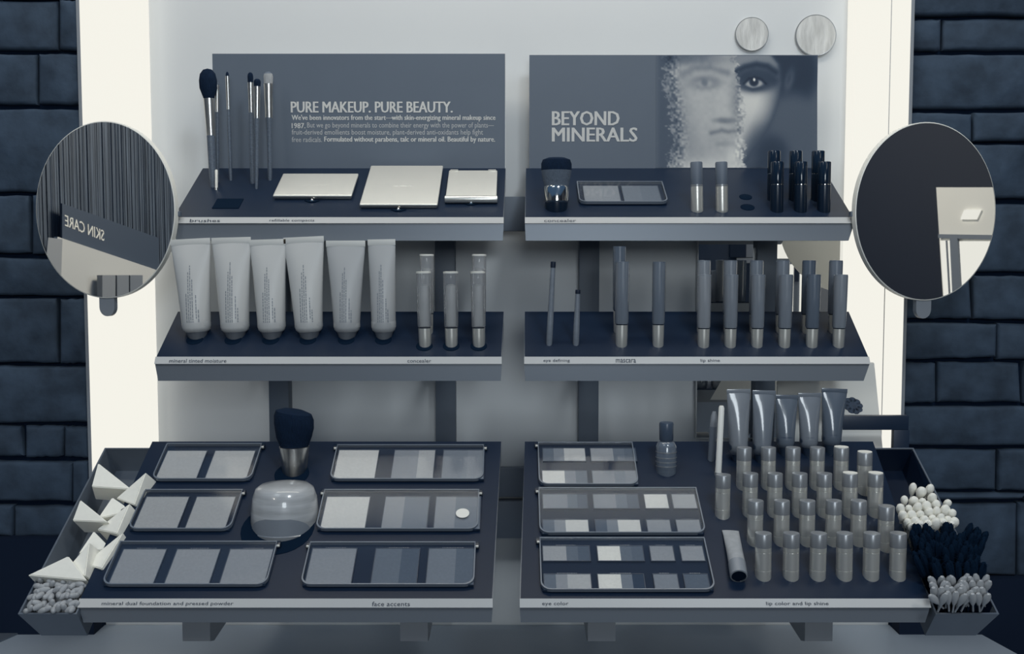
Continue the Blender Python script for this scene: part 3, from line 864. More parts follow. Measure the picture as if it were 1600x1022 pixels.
compact('large square silver compact lying in the middle of the three on the top left shelf', 562, 684, 323, 261.5, 0.006, 'flat')
compact('small silver compact with rounded front bar, at the right end of its shelf', 696.5, 776, 312, 270, 0.008, 'barrel')

# --- kabuki brushes
def kabuki(label, t, xb, yb, r_px, y_f, y_tip, hair_px, dark_handle, slant):
    base, r, s = stand(t, xb, yb, r_px)
    e = thing('kabuki_brush', label, 'brush', base)
    hf = top_h(base, y_f); H = top_h(base, y_tip); hr = hair_px / 2 * s
    if dark_handle:
        MB().lathe([(r * .8, -0.004), (r * .95, hf * .1), (r, hf * .42)], 32).build('handle', M_black, e)
        MB().lathe([(r * .98, hf * .40), (r * 1.1, hf * .46), (r * 1.1, hf * .94), (r * 1.02, hf)], 32).build('ferrule', M_polish, e)
    else:
        MB().lathe([(r * .82, -0.002), (r * .86, 0.001), (r * 1.12, hf * .99), (r * 1.06, hf)], 40).build('metal_cup', M_chrome, e)
    L = H - hf
    n = 32; rings = []
    for rr, z in ((r * 1.0, -.002), (hr * .9, L * .25), (hr, L * .55), (hr * 1.0, L * .78), (hr * .9, L * .92), (hr * .55, L * .99), (0.0003, L)):
        rings.append([(rr * math.cos(2 * math.pi * k / n), rr * .85 * math.sin(2 * math.pi * k / n), hf + z + (slant * rr * math.cos(2 * math.pi * k / n) if z > L * .5 else 0)) for k in range(n)])
    if dark_handle:
        MB().loft(rings[:3], mi=0).loft(rings[2:], mi=1).build('bristles', [M_hairmid, M_hair], e)
    else:
        MB().loft(rings).build('bristles', M_hair, e)
    return e
kabuki('short fat brush with dark head in a silver cup on the bottom left tray', BOT, 456, 749, 21, 697, 640, 62, False, -0.15)
kabuki('short round brush with shiny dark handle at the left of the top right shelf', TOP, 870, 333, 18, 291, 246, 48, True, 0.0)

# --- loose powder jar
base, r, s = stand(BOT, 434, 846, 53.5)
e = thing('powder_jar', 'round clear domed jar of loose powder beside the silver-cup brush', 'jar', base)
base.z -= 0.004; hj = top_h(base, 764) 
jm = mat('swirled_powder', 172, 0.3, noise=0.4, scale=22, coat=0.6, stretch=(0.4, 0.4, 5))
MB().lathe([(r * .96, -0.012), (r, -.004), (r * 1.02, hj * .12), (r * 1.0, hj * .45), (r * .95, hj * .75), (r * .86, hj * .93), (r * .72, hj * 1.0), (r * .3, hj * 1.05), (0.0003, hj * 1.06)], 56).build('jar_body', jm, e)
MB().lathe([(r * 1.03, -0.006), (r * 1.05, -.004), (r * 1.05, hj * .08), (r * 1.02, hj * .1)], 56).build('base_ring', M_capgrey, e)
n = 30; rings = []
for k in range(9):     # lower front crescent where the powder has settled
    zz = hj * (.08 + .045 * k); hw = 1.05 * math.sqrt(max(0.02, 1 - (k / 8.5) ** 2))
    rings.append([(r * 1.028 * math.sin(a_), -r * 1.028 * math.cos(a_), zz) for a_ in [hw * (-1 + 2 * i / 14) for i in range(15)]])
MB().loft(rings, closed=False, cap=False).build('settled_powder', mat('powder_mid', 135, 0.45, noise=.06, scale=40, coat=.4), e)

# --- palettes
def palette(label, t, xl, xr, yb, yt, pans, pins, disc=None, group='palettes'):
    u0, u1, v0, v1 = flat_rect(t, xl, xr, yb, yt)
    cu = (u0 + u1) / 2
    o = t.M @ Vector((cu, v0, 0.0))
    e = thing('palette', label, 'palette', o, t.rot, group)
    w, d = (u1 - u0) / 2, v1 - v0
    MB().box((-w + .0015, 0.001, 0.0), (w - .0015, d - .001, 0.0016), bev=.0005).build('tray_card', mat('palette_card', 34, 0.65, spec=0.12), e)
    # pans
    for p in pans:
        pxl, pxr, pyt, pyb, gs = p
        a0, a1, b0, b1 = flat_rect(t, pxl, pxr, pyb, pyt)
        a0 -= cu; a1 -= cu; b0 -= v0; b1 -= v0
        mb = MB(); ms = []
        tot = sum(f for f, g in gs); x = a0
        for i, (f, g) in enumerate(gs):
            x2 = x + (a1 - a0) * f / tot
            mb.box((x, b0, 0.0014), (x2, b1, 0.0030), mi=i); x = x2
            ms.append(mat('powder_%d' % g, g + 12, 0.8, spec=0.2, noise=0.05, scale=400, bump=0.15))
        pan = mb.build('pan', ms, e)
        fw = .0007
        fm = MB()
        for q in (((a0 - fw, b0 - fw, .0012), (a1 + fw, b0, .0034)), ((a0 - fw, b1, .0012), (a1 + fw, b1 + fw, .0034)), ((a0 - fw, b0, .0012), (a0, b1, .0034)), ((a1, b0, .0012), (a1 + fw, b1, .0034))): fm.box(*q)
        fm.build('pan_rim', mat('pan_rim_dark', 58, 0.4), pan)
        # small illegible caption above each pan
        cm = MB(); cx = a0 + (a1 - a0) * .28
        while cx < a0 + (a1 - a0) * .72:
            l = rnd.uniform(.0008, .0022); cm.box((cx, b1 + .0018, .0015), (cx + l, b1 + .0026, .0018)); cx += l + .0006
        cm.build('caption', M_dim_ink, pan)
    # clear cover with rounded front corners
    z = .0048; cr = min(.009, d * .25)
    def outline(ins):
        W, D0, D1, c = w - ins, ins, d - ins, cr
        pts = [(-W, D1), (-W, D0 + c)]
        pts += [(-W + c - c * math.cos(k * math.pi / 10), D0 + c - c * math.sin(k * math.pi / 10)) for k in range(1, 5)] + [(-W + c, D0), (W - c, D0)]
        pts += [(W - c + c * math.sin(k * math.pi / 10), D0 + c - c * math.cos(k * math.pi / 10)) for k in range(1, 5)] + [(W, D0 + c), (W, D1)]
        return pts
    cov = MB().prism(outline(0.0004), z - .0004, z).build('clear_cover', M_clear, e)
    A, B = outline(0.0), outline(0.0011)
    n = len(A)
    rm = MB()
    rings = [[(p[0], p[1], .0016) for p in A], [(p[0], p[1], z + .0002) for p in A], [(p[0], p[1], z + .0002) for p in B], [(p[0], p[1], .0016) for p in B], [(p[0], p[1], .0016) for p in A]]
    rm.loft([list(x) for x in zip(*rings)][:], closed=True, cap=True, smooth=False)
    rm.build('cover_rim', mat('cover_rim_grey', 120, 0.22, spec=0.8, coat=.5), cov)
    MB().box((-w, d - .0012, .0016), (w, d, z + .0002)).build('cover_back_edge', mat('cover_rim_grey', 120), cov)
    for sx in pins:
        cx = sx * (w + .0012)
        pn = MB().box((cx - .0018, d - .0052, .0), (cx + .0018, d - .0004, .0052), bev=.0004).build('hinge_pin', M_black, e)
        MB().box((cx - .0012, d - .0064, .0030), (cx + .0014, d - .0050, .0050), bev=.0003).build('pin_tip', M_white, pn)
    if disc:
        x, y, rp = disc
        u, v = uv(t, x, y); rr = rp / F * camz(on(t, x, y))
        MB().lathe([(rr, z + .0001), (rr, z + .0004)], 24, M=Matrix.Translation((u - cu, v - v0, 0)) @ Matrix.Scale(1.0, 4)).build('sticker', M_white, e)
    return e
G1 = 'powder palettes on the bottom left tray'
palette('palette of two pale powders at the back left of the bottom left tray', BOT, 237, 393, 754, 698, [(244, 307, 708, 752, [(1, 168)]), (321, 385, 708, 752, [(1, 168)])], (1,), group=G1)
palette('palette of two powders left of the domed jar', BOT, 200, 361, 832, 770, [(208.5, 277, 780, 830, [(1, 158)]), (290, 352, 780, 830, [(1, 158)])], (1,), group=G1)
palette('palette of three powders at the front left corner above the foundation lettering', BOT, 159, 417, 919, 851, [(171, 240, 862, 916, [(1, 142)]), (258, 327, 862, 916, [(1, 142)]), (344, 413, 862, 916, [(1, 138)])], (1,), group=G1)
palette('palette of three shades right of the silver-cup brush, back row', BOT, 515, 755, 754, 700, [(521, 585, 707, 752, [(1, 190)]), (611, 676, 707, 752, [(3, 128), (2, 158)]), (690, 755, 707, 752, [(3, 112), (2, 118)])], (-1, 1), group=G1)
palette('palette of three shades with a white round sticker, right of the domed jar', BOT, 493, 747, 832, 770, [(501, 570, 780, 830, [(1, 196)]), (596, 666, 780, 830, [(4, 138), (5, 112)]), (678, 749, 780, 830, [(4, 130), (5, 108)])], (-1, 1), (723, 808, 10.5), group=G1)
palette('palette of three darker shades at the front right above the face accents lettering', BOT, 469.5, 741, 919, 852, [(477, 548, 861, 917, [(1, 132)]), (580, 650, 861, 917, [(3, 100), (2, 82)]), (666, 739, 861, 917, [(3, 112), (2, 92)])], (-1, 1), group=G1)
G2 = 'eye colour palettes on the bottom right tray'
palette('smallest eye palette, two by two pans, at the back of the bottom right tray', BOT, 842, 998, 762, 696,
        [(849, 915, 704, 724, [(2, 95), (2, 120), (4, 175)]), (924, 994.5, 704, 724, [(4, 140), (2, 98), (2, 88)]), (848, 918, 739, 760, [(4, 205), (2, 125), (2, 100)]), (927, 996, 739, 760, [(4, 128), (2, 112), (2, 120)])], (-1,), group=G2)
palette('middle eye palette of eight pans on the bottom right tray', BOT, 843, 1103, 838, 767,
        [(849, 918, 776, 798, [(5, 125), (2, 100), (2, 80)]), (928.5, 998.5, 776, 798, [(4, 128), (2, 105), (2, 85)]), (1009, 1045, 776, 798, [(1, 205)]), (1053, 1089, 776, 798, [(1, 150)]),
         (849, 920, 816, 837, [(2, 100), (2, 135), (4, 200)]), (932, 1002, 816, 837, [(2, 82), (2, 120), (4, 200)]), (1013, 1049, 816, 837, [(1, 138)]), (1059.5, 1096, 816, 837, [(1, 138)])], (-1,), group=G2)
palette('front eye palette of eight pans, directly above the eye color lettering', BOT, 845, 1118, 927, 845,
        [(849, 922, 857, 880, [(4, 150), (2, 98), (2, 84)]), (935, 1006, 857, 880, [(4, 215), (2, 100), (2, 92)]), (1018, 1054, 857, 880, [(1, 138)]), (1066, 1101, 857, 880, [(1, 142)]),
         (851, 924, 901, 925, [(2, 100), (2, 135), (4, 165)]), (936, 1008, 901, 925, [(4, 210), (2, 112), (2, 50)]), (1024, 1061, 901, 925, [(1, 122)]), (1072, 1109, 901, 925, [(1, 90)])], (-1,), group=G2)
palette('slim dark palette with two muted two-tone pans on the top right shelf', TOP, 905, 1044, 321, 289, [(914, 970, 294, 319, [(1, 128), (1, 124)]), (976, 1034, 294, 319, [(1, 104), (1, 98)])], (), group='palette on the top right shelf')

# --- squeeze tubes
def tube(label, t, xb, yb, xt, yt, wb, wt, cap_px, m_body, m_cap, group, prt, dark=False, crimp=9, tilt=0.0):
    base, r, s = stand(t, xb, yb, wb * 0.36)
    H = top_h(base, yt)
    e = thing('squeeze_tube', label, 'tube', base, (R(tilt), lean(base, H, xt), 0), group)
    rb = wb / 2 * s; rt = wt / 2 * s; ch = cap_px * s; cr = crimp * s
    MB().lathe([(rb * .52, -0.006), (rb * .55, 0.0005), (rb * .66, ch * .55), (rb * .78, ch)], 28).build('cap', m_cap, e)
    n = 32; rings = []
    zt = H - cr
    def ring(z, a, b): return [(a * math.cos(2 * math.pi * k / n), b * math.sin(2 * math.pi * k / n), z) for k in range(n)]
    rings.append(ring(ch * .98, rb * .80, rb * .80)); rings.append(ring(ch + .002, rb * .95, rb * .95))
    K = 10
    prof = []
    for k in range(K + 1):
        f = k / K
        z = ch + .005 + (zt - ch - .005) * f
        a_ = rb + (rt - rb) * f ** 1.15
        b_ = rb * (1 - f ** 1.5) + 0.0006
        rings.append(ring(z, a_, b_)); prof.append((z, a_, b_))
    MB().loft(rings).build('tube_body', m_body, e)
    MB().box((-rt * 1.01, -.0006, zt - .0004), (rt * 1.01, .0006, H), bev=.0003).build('crimp', M_tubecrimp if not dark else m_body, e)
    MB().lathe([(rb * 1.005, ch + .0045), (rb * 1.02, ch + .006), (rb * 1.02, ch + .011), (rb * 1.0, ch + .012)], 32, cap0=False, cap1=False).build('shoulder_band', M_tubeneck if not dark else m_cap, e)
    if prt:
        mbp = MB()
        def surf(x, z):
            zz, a_, b_ = min(prof, key=lambda q: abs(q[0] - z))
            for (z0, a0, b0), (z1, a1, b1) in zip(prof, prof[1:]):
                if z0 <= z <= z1:
                    f = (z - z0) / (z1 - z0); a_ = a0 + (a1 - a0) * f; b_ = b0 + (b1 - b0) * f
            u = max(-.98, min(.98, x / a_))
            return (x, -b_ * math.sqrt(1 - u * u) - .00025, z)
        for ci, (cx, f0, f1) in enumerate(((-.38, .06, .40), (-.22, .06, .62), (-.08, .06, .70), (0.06, .06, .55), (.30, .10, .34), (.44, .06, .2))):
            z = ch + .005 + (zt - ch) * f0; ze = ch + .005 + (zt - ch) * f1
            while z < ze:
                l = rnd.uniform(.0012, .004); x0 = cx * rb; x1 = x0 + .0009
                mbp.add([surf(x0, z), surf(x1, z), surf(x1, z + l), surf(x0, z + l)], [(0, 1, 2, 3)]); z += l + rnd.uniform(.0005, .0012)
        mbp.build('printed_text', mat('print_grey', 135, 0.6), e)
    return e
GT = 'pale squeeze tubes on the middle left shelf'
TB = [(304, 534, 297, 373, 44, 62, 'leftmost pale grey squeeze tube, at the end of the middle left shelf'), (364, 534, 361, 371, 44, 61, 'second pale squeeze tube from the left, middle left shelf'),
      (422, 534, 418, 374, 43, 57, 'third pale squeeze tube from the left, slightly narrower top, below the long compact'), (481, 534, 474, 370, 43, 63, 'fourth pale squeeze tube from the left, tallest with a crooked crimped end'),
      (540, 534, 540, 376, 41, 61, 'fifth pale squeeze tube from the left, with a half-translucent lower body'), (598.5, 534, 596, 374, 38, 43, 'narrowest pale squeeze tube, rightmost of the six')]
for i, (xb, yb, xt, yt, wb, wt, l) in enumerate(TB):
    m = M_tube if i < 4 else mat('tube_grey_b', 180, 0.4, noise=.03, scale=20)
    tube(l, MID, xb, yb, xt, yt, wb, wt, 15, m, mat('tube_cap_steel', 150, 0.3, metal=0.6), GT, True, tilt=0)
GD = 'smoky lip tubes at the back of the bottom right tray'
DB = [(1156, 727, 1154, 608, 29, 37, 'first smoky squeeze tube from the left, behind the lipstick grid'), (1192, 727, 1194, 610, 28, 36, 'second smoky squeeze tube from the left, with a pale crimped end'),
      (1229, 716, 1229.5, 617, 28, 35, 'middle and shortest of the five smoky squeeze tubes'), (1266, 716, 1265, 614, 28, 36, 'fourth smoky squeeze tube from the left, with strong Y-shaped highlights'),
      (1301, 712, 1304, 607, 30, 40, 'rightmost smoky squeeze tube, beside the leaning clear card')]
for i, (xb, yb, xt, yt, wb, wt, l) in enumerate(DB):
    tube(l, BOT, xb, yb, xt, yt, wb, wt, 16, mat('smoky_%d' % i, (140, 128, 112, 132, 106)[i], 0.22, noise=.08, scale=25, coat=.6), mat('smoky_cap', 70, 0.3), GD, False, dark=True, crimp=6)

# --- gloss tubes
def gloss_proto(h, r, g, cap_g, split, clear=False):
    e = thing('gloss_tube', 'x', 'tube')
    z1 = h * split
    MB().lathe([(r * .55, -.003), (r * .72, -0.0015), (r * .82, .002), (r * .86, z1 * .6), (r * .88, z1)], 24).build('silver_end', M_silver, e)
    MB().lathe([(r * .8, z1 - .0004), (r * .8, z1 + .0012)], 24).build('ring', M_blackmatte, e)
    m = mat('gloss_%d' % g, g + 8, 0.2, noise=.1, scale=60, coat=.7, stretch=(3, 3, .4))
    if clear:
        MB().lathe([(r * .66, z1 + .002), (r * .7, z1 + .004), (r * .7, h * .82), (r * .3, h * .84)], 24).build('contents', mat('gloss_fill', 205, .4, noise=.08, scale=60), e)
        MB().lathe([(r * .9, z1 + .001), (r * .97, z1 + .003), (r, h * .9), (r, h - .001), (r * .95, h)], 24).build('clear_barrel', glass_mat('barrel_clear', .95, .8, .2), e)
        MB().lathe([(r * 1.02, h - .0015), (r * 1.03, h + .0003), (r * .7, h + .0006)], 24).build('top_lip', M_white, e)
    else:
        MB().lathe([(r * .9, z1 + .001), (r * .97, z1 + .003), (r, h * .7), (r, h - .0015)], 24).build('barrel', m, e)
        MB().lathe([(r * .99, h - .0018), (r * .96, h), (r * .2, h + .0002)], 24).build('top', mat('gloss_cap_%d' % cap_g, cap_g, .4), e)
    return e
def place(e, t, xb, yb, rp, xt, label, yt=None, group=None):
    base, r, s = stand(t, xb, yb, rp)
    e.location = base
    e['label'] = label
    if group: e['group'] = group
    return e
def gloss(t, xb, yb, yt, rp, g, cg, label, group, clear=False, split=.27, xt=None):
    base, r, s = stand(t, xb, yb, rp)
    h = top_h(base, yt)
    e = gloss_proto(h, r * 1.0, g, cg, split, clear)
    e.location = base; e['label'] = label; e['group'] = group
    if xt: e.rotation_euler = (0, lean(base, h, xt), 0)
    return e
GG = 'clear tubes on the middle left shelf'
gloss(MID, 666.5, 526, 398, 11, 150, 150, 'clear tube in the back row, behind the left clear tube', GG, True)
gloss(MID, 748.5, 526, 398, 11, 150, 150, 'clear tube in the back row, behind the right clear tube', GG, True)
gloss(MID, 663.5, 546, 425, 11.5, 150, 150, 'front clear tube with silver end, nearest the pale squeeze tubes', GG, True, xt=661.5)
gloss(MID, 705, 546, 425, 11.5, 150, 150, 'middle clear tube with silver end, with nothing behind it', GG, True, xt=704)
gloss(MID, 748, 546, 425, 11.5, 150, 150, 'front clear tube with silver end, at the right end of the middle left shelf', GG, True, xt=746.5)
GH = 'gloss tubes on the middle right shelf'
gloss(MID, 968.5, 524, 385, 10.5, 100, 95, 'tallest dark gloss tube, behind the front one right of the pencils', GH, xt=968)
gloss(MID, 972, 545, 409, 11, 118, 112, 'dark gloss tube in front, first right of the two pencils', GH, xt=973)
gloss(MID, 1029.5, 545, 409, 10.5, 112, 105, 'single dark gloss tube standing alone between the pair and the row of six', GH, xt=1030)
bg_ = (132, 122, 116, 118, 92, 112); fg_ = (140, 126, 124, 122, 98, 128)
ordn = ['first', 'second', 'third', 'fourth', 'fifth', 'sixth']
shade = ['palest grey', 'grey', 'grey flat-toned', 'ribbed grey', 'darkest', 'pale flat-toned']
for i in range(6):
    xb_ = (1099.5, 1141, 1182, 1223, 1264, 1306)[i]; xf = (1101, 1143, 1185, 1228, 1271, 1313)[i]
    gloss(MID, xb_, 524, 407, 10.5, bg_[i], bg_[i] - 8, f'{ordn[i]} gloss tube from the left in the back row of six', GH, xt=xb_ + 0.5)
for i in range(6):
    xf = (1101, 1143, 1185, 1228, 1271, 1313)[i]
    gloss(MID, xf, 546, 429, 10.8, fg_[i], fg_[i] - 4, f'{shade[i]} gloss tube, {ordn[i]} from the left in the front row of six', GH, xt=xf + (i - 1) * .3)

# --- pencils on the middle right shelf
for (xb, yb, xt, yt, rp, l) in ((858, 541, 864.5, 409, 4.2, 'taller slim eye pencil with dark tip, left end of the middle right shelf'), (900, 541, 903, 453, 4.2, 'shorter slim eye pencil beside the taller one')):
    base, r, s = stand(MID, xb, yb, rp); h = top_h(base, yt)
    e = thing('eye_pencil', l, 'pencil', base, (0, lean(base, h, xt), 0), 'eye pencils')
    MB().lathe([(r * .7, -.003), (r * 1.15, .003), (r * 1.15, h * .3), (r * 1.0, h * .7), (r * .9, h * .93)], 16).build('barrel', mat('pencil_grey', 128, .4, noise=.1, scale=200), e)
    MB().lathe([(r * .92, h * .93), (r * 1.0, h * .95), (r * .95, h), (r * .5, h * 1.005)], 16).build('tip', mat('pencil_tip', 22, .5), e)

# --- lipsticks
def lip_mesh(h, r):
    e = thing('lipstick', 'x', 'lipstick')
    MB().lathe([(r * .35, -.0062), (r * .7, -.0052), (r * .93, -.002), (r * .98, h * .03), (r * .98, h * .22)], 28).build('base', M_silver, e)
    MB().lathe([(r * .95, h * .22), (r * .95, h * .235), (r * .98, h * .24), (r * .98, h * .60)], 28).build('case', mat('lipstick_case', 218, .30, metal=.6), e)
    MB().lathe([(r * .93, h * .60), (r * .93, h * .612), (r * .985, h * .615), (r * .985, h * .70), (r * .95, h * .705)], 28).build('ring', M_silver, e)
    MB().lathe([(r * .99, h * .705), (r * 1.0, h * .72), (r * 1.0, h * .985), (r * .95, h)], 28).build('cap', M_capgrey, e)
    return e
RW = [('back', 768, 699, 11.6, (1164, 1203, 1241, 1279, 1317, 1354)), ('second', 811, 739.5, 12.0, (1174, 1213, 1252, 1291, 1331, 1371)), ('third', 856, 780.5, 12.4, (1182, 1224, 1264, 1305, 1345, 1388)), ('front', 910, 831.5, 13.0, (1195.5, 1239, 1281, 1323, 1365, 1407))]
proto = None
nth = ['leftmost', 'second from the left', 'third from the left', 'fourth from the left', 'fifth from the left', 'rightmost']
LG = 'lipsticks standing in the grid on the bottom right tray'
M_topw = mat('cap_top_white', 236, 0.5)
for rn, yb, yt, rp, xs in RW:
    for i, x in enumerate(xs):
        dy = 8 if (rn == 'back' and i == 5) else (9 if (rn == 'third' and i == 5) else 0)
        base, r, s = stand(BOT, x, yb + dy, rp)
        h = top_h(base, yt + dy)
        if proto is None:
            h0, r0 = h, r; proto = lip_mesh(h, r); e = proto
        else:
            e = copy_tree(proto)
        e.location = base; e.scale = (1, 1, 1)
        e.rotation_euler = (0, R(rnd.uniform(-.6, .6)), R(rnd.uniform(-20, 20)))
        bright = (rn == 'back' and i >= 4) or (rn == 'second' and i >= 4)
        e['label'] = f'silver lipstick with {"white-topped " if bright else "grey "}cap, {nth[i]} in the {rn} row of the grid'
        e['group'] = LG
        if bright:
            MB().lathe([(r0 * .93, h0 + .00005), (r0 * .93, h0 + .0008)], 28).build('cap_top', M_topw, e)
base, r, s = stand(BOT, 1131, 813, 12)
e = copy_tree(proto); e.location = base; e['label'] = 'single silver lipstick standing apart, between the eye palettes and the grid'; e['group'] = LG

# pair on the top right shelf
GL2 = 'silver lipsticks on the top right shelf'
h2 = None
for x, l in ((1091, 'left of the two silver-bodied lipsticks on the top right shelf'), (1130, 'right of the two silver-bodied lipsticks on the top right shelf')):
    base, r, s = stand(TOP, x, 333, 9.5)
    h = top_h(base, 253)
    e = thing('lipstick', l, 'lipstick', base, (0, lean(base, h, x - 3), 0), GL2)
    MB().lathe([(r * .6, -.003), (r * .95, 0), (r, .003), (r, h * .52)], 24).build('case', M_silver, e)
    MB().lathe([(r * .97, h * .5), (r * 1.0, h * .53), (r * 1.0, h * .56)], 24).build('ring', M_capgrey, e)
    MB().lathe([(r * .98, h * .56), (r, h * .6), (r, h * .98), (r * .9, h)], 24).build('cap', mat('cap_mid', 108, .5), e)

# black mascaras
GM = 'black mascara tubes on the top right shelf'
def mascara(xb, yb, yt, rp, l):
    base, r, s = stand(TOP, xb, yb, rp); h = top_h(base, yt)
    e = thing('mascara_tube', l, 'mascara', base, (0, 0, 0), GM)
    MB().lathe([(r * .8, -.004), (r, 0), (r, h * .55)], 24).build('body', M_black, e)
    MB().lathe([(r * .93, h * .545), (r * .93, h * .565)], 24).build('ring', M_polish, e)
    MB().lathe([(r * .98, h * .565), (r, h * .58), (r, h * .985), (r * .93, h)], 24).build('cap', mat('black_gloss', (0.006, 0.016, 0.034, 1), .14), e)
for i, (xb, xf) in enumerate(((1211, 1216), (1245, 1253), (1280, 1290))):
    n_ = ('left', 'middle', 'right')[i]
    mascara(xb, 316, 236, 10, f'back black mascara tube of the {n_} pair at the right of the top shelf')
    mascara(xf, 333, 253, 10, f'front black mascara tube of the {n_} pair at the right of the top shelf')

# bottle on bottom right tray
base, r, s = stand(BOT, 1043, 746, 16); h = top_h(base, 660)
e = thing('bottle', 'small round-shouldered bottle with dark cap behind the smallest eye palette', 'bottle', base)
bm_ = mat('bottle_liquid', 112, .2, noise=.12, scale=60, coat=.8, stretch=(.4, .4, 3))
MB().lathe([(r * .6, -.006), (r * .85, -.003), (r, .003), (r * 1.03, h * .35), (r * 1.0, h * .56), (r * .8, h * .63), (r * .5, h * .66)], 32).build('glass_body', bm_, e)
MB().lathe([(r * .62, h * .655), (r * .68, h * .67), (r * .72, h * .97), (r * .66, h)], 28).build('cap', mat('bottle_cap', 84, .3), e)
for z0 in (.18, .26, .34, .44):
    MB().lathe([(r * 1.032, h * z0), (r * 1.04, h * z0 + .0005), (r * 1.032, h * z0 + .0012)], 32, cap0=False, cap1=False).build('printed_band', M_capgrey, e)

# white stick and grey pencil
base, r, s = stand(BOT, 1123, 745, 5.0); h = top_h(base, 634)
e = thing('applicator_stick', 'tall bright white stick behind the single lipstick', 'applicator', base, (0, lean(base, h, 1127.5), 0))
MB().lathe([(r * .9, -.003), (r, .002), (r * .9, h - .002), (r * .6, h)], 20).build('stick', mat('bright_white', 252, .35), e)
MB().lathe([(r * 1.2, -.002), (r * 1.2, .004)], 20).build('collar', M_capgrey, e)
base, r, s = stand(BOT, 1112, 722, 5.5); h = top_h(base, 643)
e = thing('lip_pencil', 'grey lip pencil with pale pointed top, left of the tall white stick', 'pencil', base, (0, lean(base, h, 1116), 0))
MB().lathe([(r * .8, -.003), (r, .002), (r, h * .7)], 18).build('barrel', mat('pencil_mid', 120, .4), e)
MB().lathe([(r * .98, h * .7), (r * .9, h * .9), (r * .5, h)], 18).build('cap', mat('pencil_cap', 145, .4), e)

# lying tube beside the front palette
u, v = uv(BOT, 1153, 910); u2, v2 = uv(BOT, 1141, 831)
r = 13 / F * .93
L = math.hypot(u2 - u, v2 - v)
o = BOT.M @ Vector((u, v, r * .80)); ang = math.atan2(u2 - u, v2 - v)
e = thing('open_tube', 'grey tube lying down, dark open end in front, beside the front eye palette', 'tube')
e.matrix_world = BOT.M.copy()
e.rotation_euler = BOT.M.to_euler(); e.location = BOT.M @ Vector((u, v, 0))
Ml = Matrix.Translation((0, 0, r * .98)) @ Matrix.Rotation(-ang, 4, 'Z') @ Matrix.Rotation(R(-90), 4, 'X')
n = 28
rings = []
for z, a_, b_ in ((0.016, r, r), (L * .5, r * .98, r * .75), (L * .85, r * 1.02, r * .35), (L, r * 1.05, r * .10)):
    rings.append([(a_ * math.cos(2 * math.pi * k / n), b_ * math.sin(2 * math.pi * k / n) + (r - b_) * 0.9, z) for k in range(n)])
MB().loft(rings, M=Ml).build('tube_body', mat('lying_tube', 165, .45, noise=.08, scale=200), e)
MB().lathe([(r * .86, 0.0), (r * 1.02, .0004), (r * 1.04, .016), (r * .9, .017)], n, M=Ml, cap0=False).build('collar', mat('lying_collar', 140, .35), e)
MB().lathe([(r * .9, .0012), (r * .9, .0030)], n, M=Ml).build('mouth', M_blackmatte, e)

# ---------------------------------------------------------------- leaning card and black frame at the right
Yc = 1.165
def Cc(x, y): return at_y(x, y, Yc)
pts = [at_y(1215, 700, 1.10), at_y(1379, 700, 1.10), at_y(1366, 568, 1.19), at_y(1215, 568, 1.19)]
e = thing('leaflet_card', 'pale clear card leaning behind the lip tubes at the right, with a dark flower smudge', 'card', (pts[0] + pts[1]) / 2)
T0 = Vector(e.location); k = Vector((0, .003, 0.001))
q = [p - T0 for p in pts]
MB().add(q + [p + k for p in q], [(3, 2, 1, 0), (4, 5, 6, 7), (0, 1, 5, 4), (1, 2, 6, 5), (2, 3, 7, 6), (3, 0, 4, 7)]).build('card', mat('card_pale', 222, .25, spec=.6), e)
pl = (pts[3] - pts[0]).cross(pts[1] - pts[0]).normalized()
mb = MB()
fc = at_plane(1333, 634, pts[0], pl)
exx = (pts[1] - pts[0]).normalized(); eyy = (pts[3] - pts[0]); eyy = (eyy - exx * eyy.dot(exx)).normalized()
Mf = Matrix.Translation(-T0) @ frame(fc, exx, eyy)
for kx in range(9):
    a_ = 2 * math.pi * kx / 9
    cx, cy = .0065 * math.cos(a_), .008 * math.sin(a_)
    mb.lathe([(.0045, .0002), (.0040, .0008)], 10, M=Mf @ Matrix.Translation((cx, cy, 0)))
mb.lathe([(.0055, .0002), (.005, .0009)], 12, M=Mf)
mb.build('flower_print', mat('flower_ink', 62, .6, noise=.3, scale=200), e)
s_ = 1.10 / F * 1.0
fy = 1.085
f0 = at_y(1308, 672, fy); f1 = at_y(1418, 649, fy); f2 = at_y(1390, 740, fy)
e = thing('frame_stand', 'black frame stand with a wide top bar behind the right bin', 'frame', (f1.x - 0.035, fy, f2.z))
T0 = Vector(e.location)
def lb(x0, x1, y0, y1): 
    p = at_y(x0, y1, fy) - T0; q_ = at_y(x1, y0, fy) - T0
    return (p.x, -0.004, p.z), (q_.x, 0.004, q_.z)
MB().box(*lb(1308, 1418, 649, 671), bev=.0006).build('top_bar', mat('frame_black', 42, .4), e)
MB().box(*lb(1393, 1419, 671, 742), bev=.0006).build('upright', mat('frame_black', 42, .4), e)

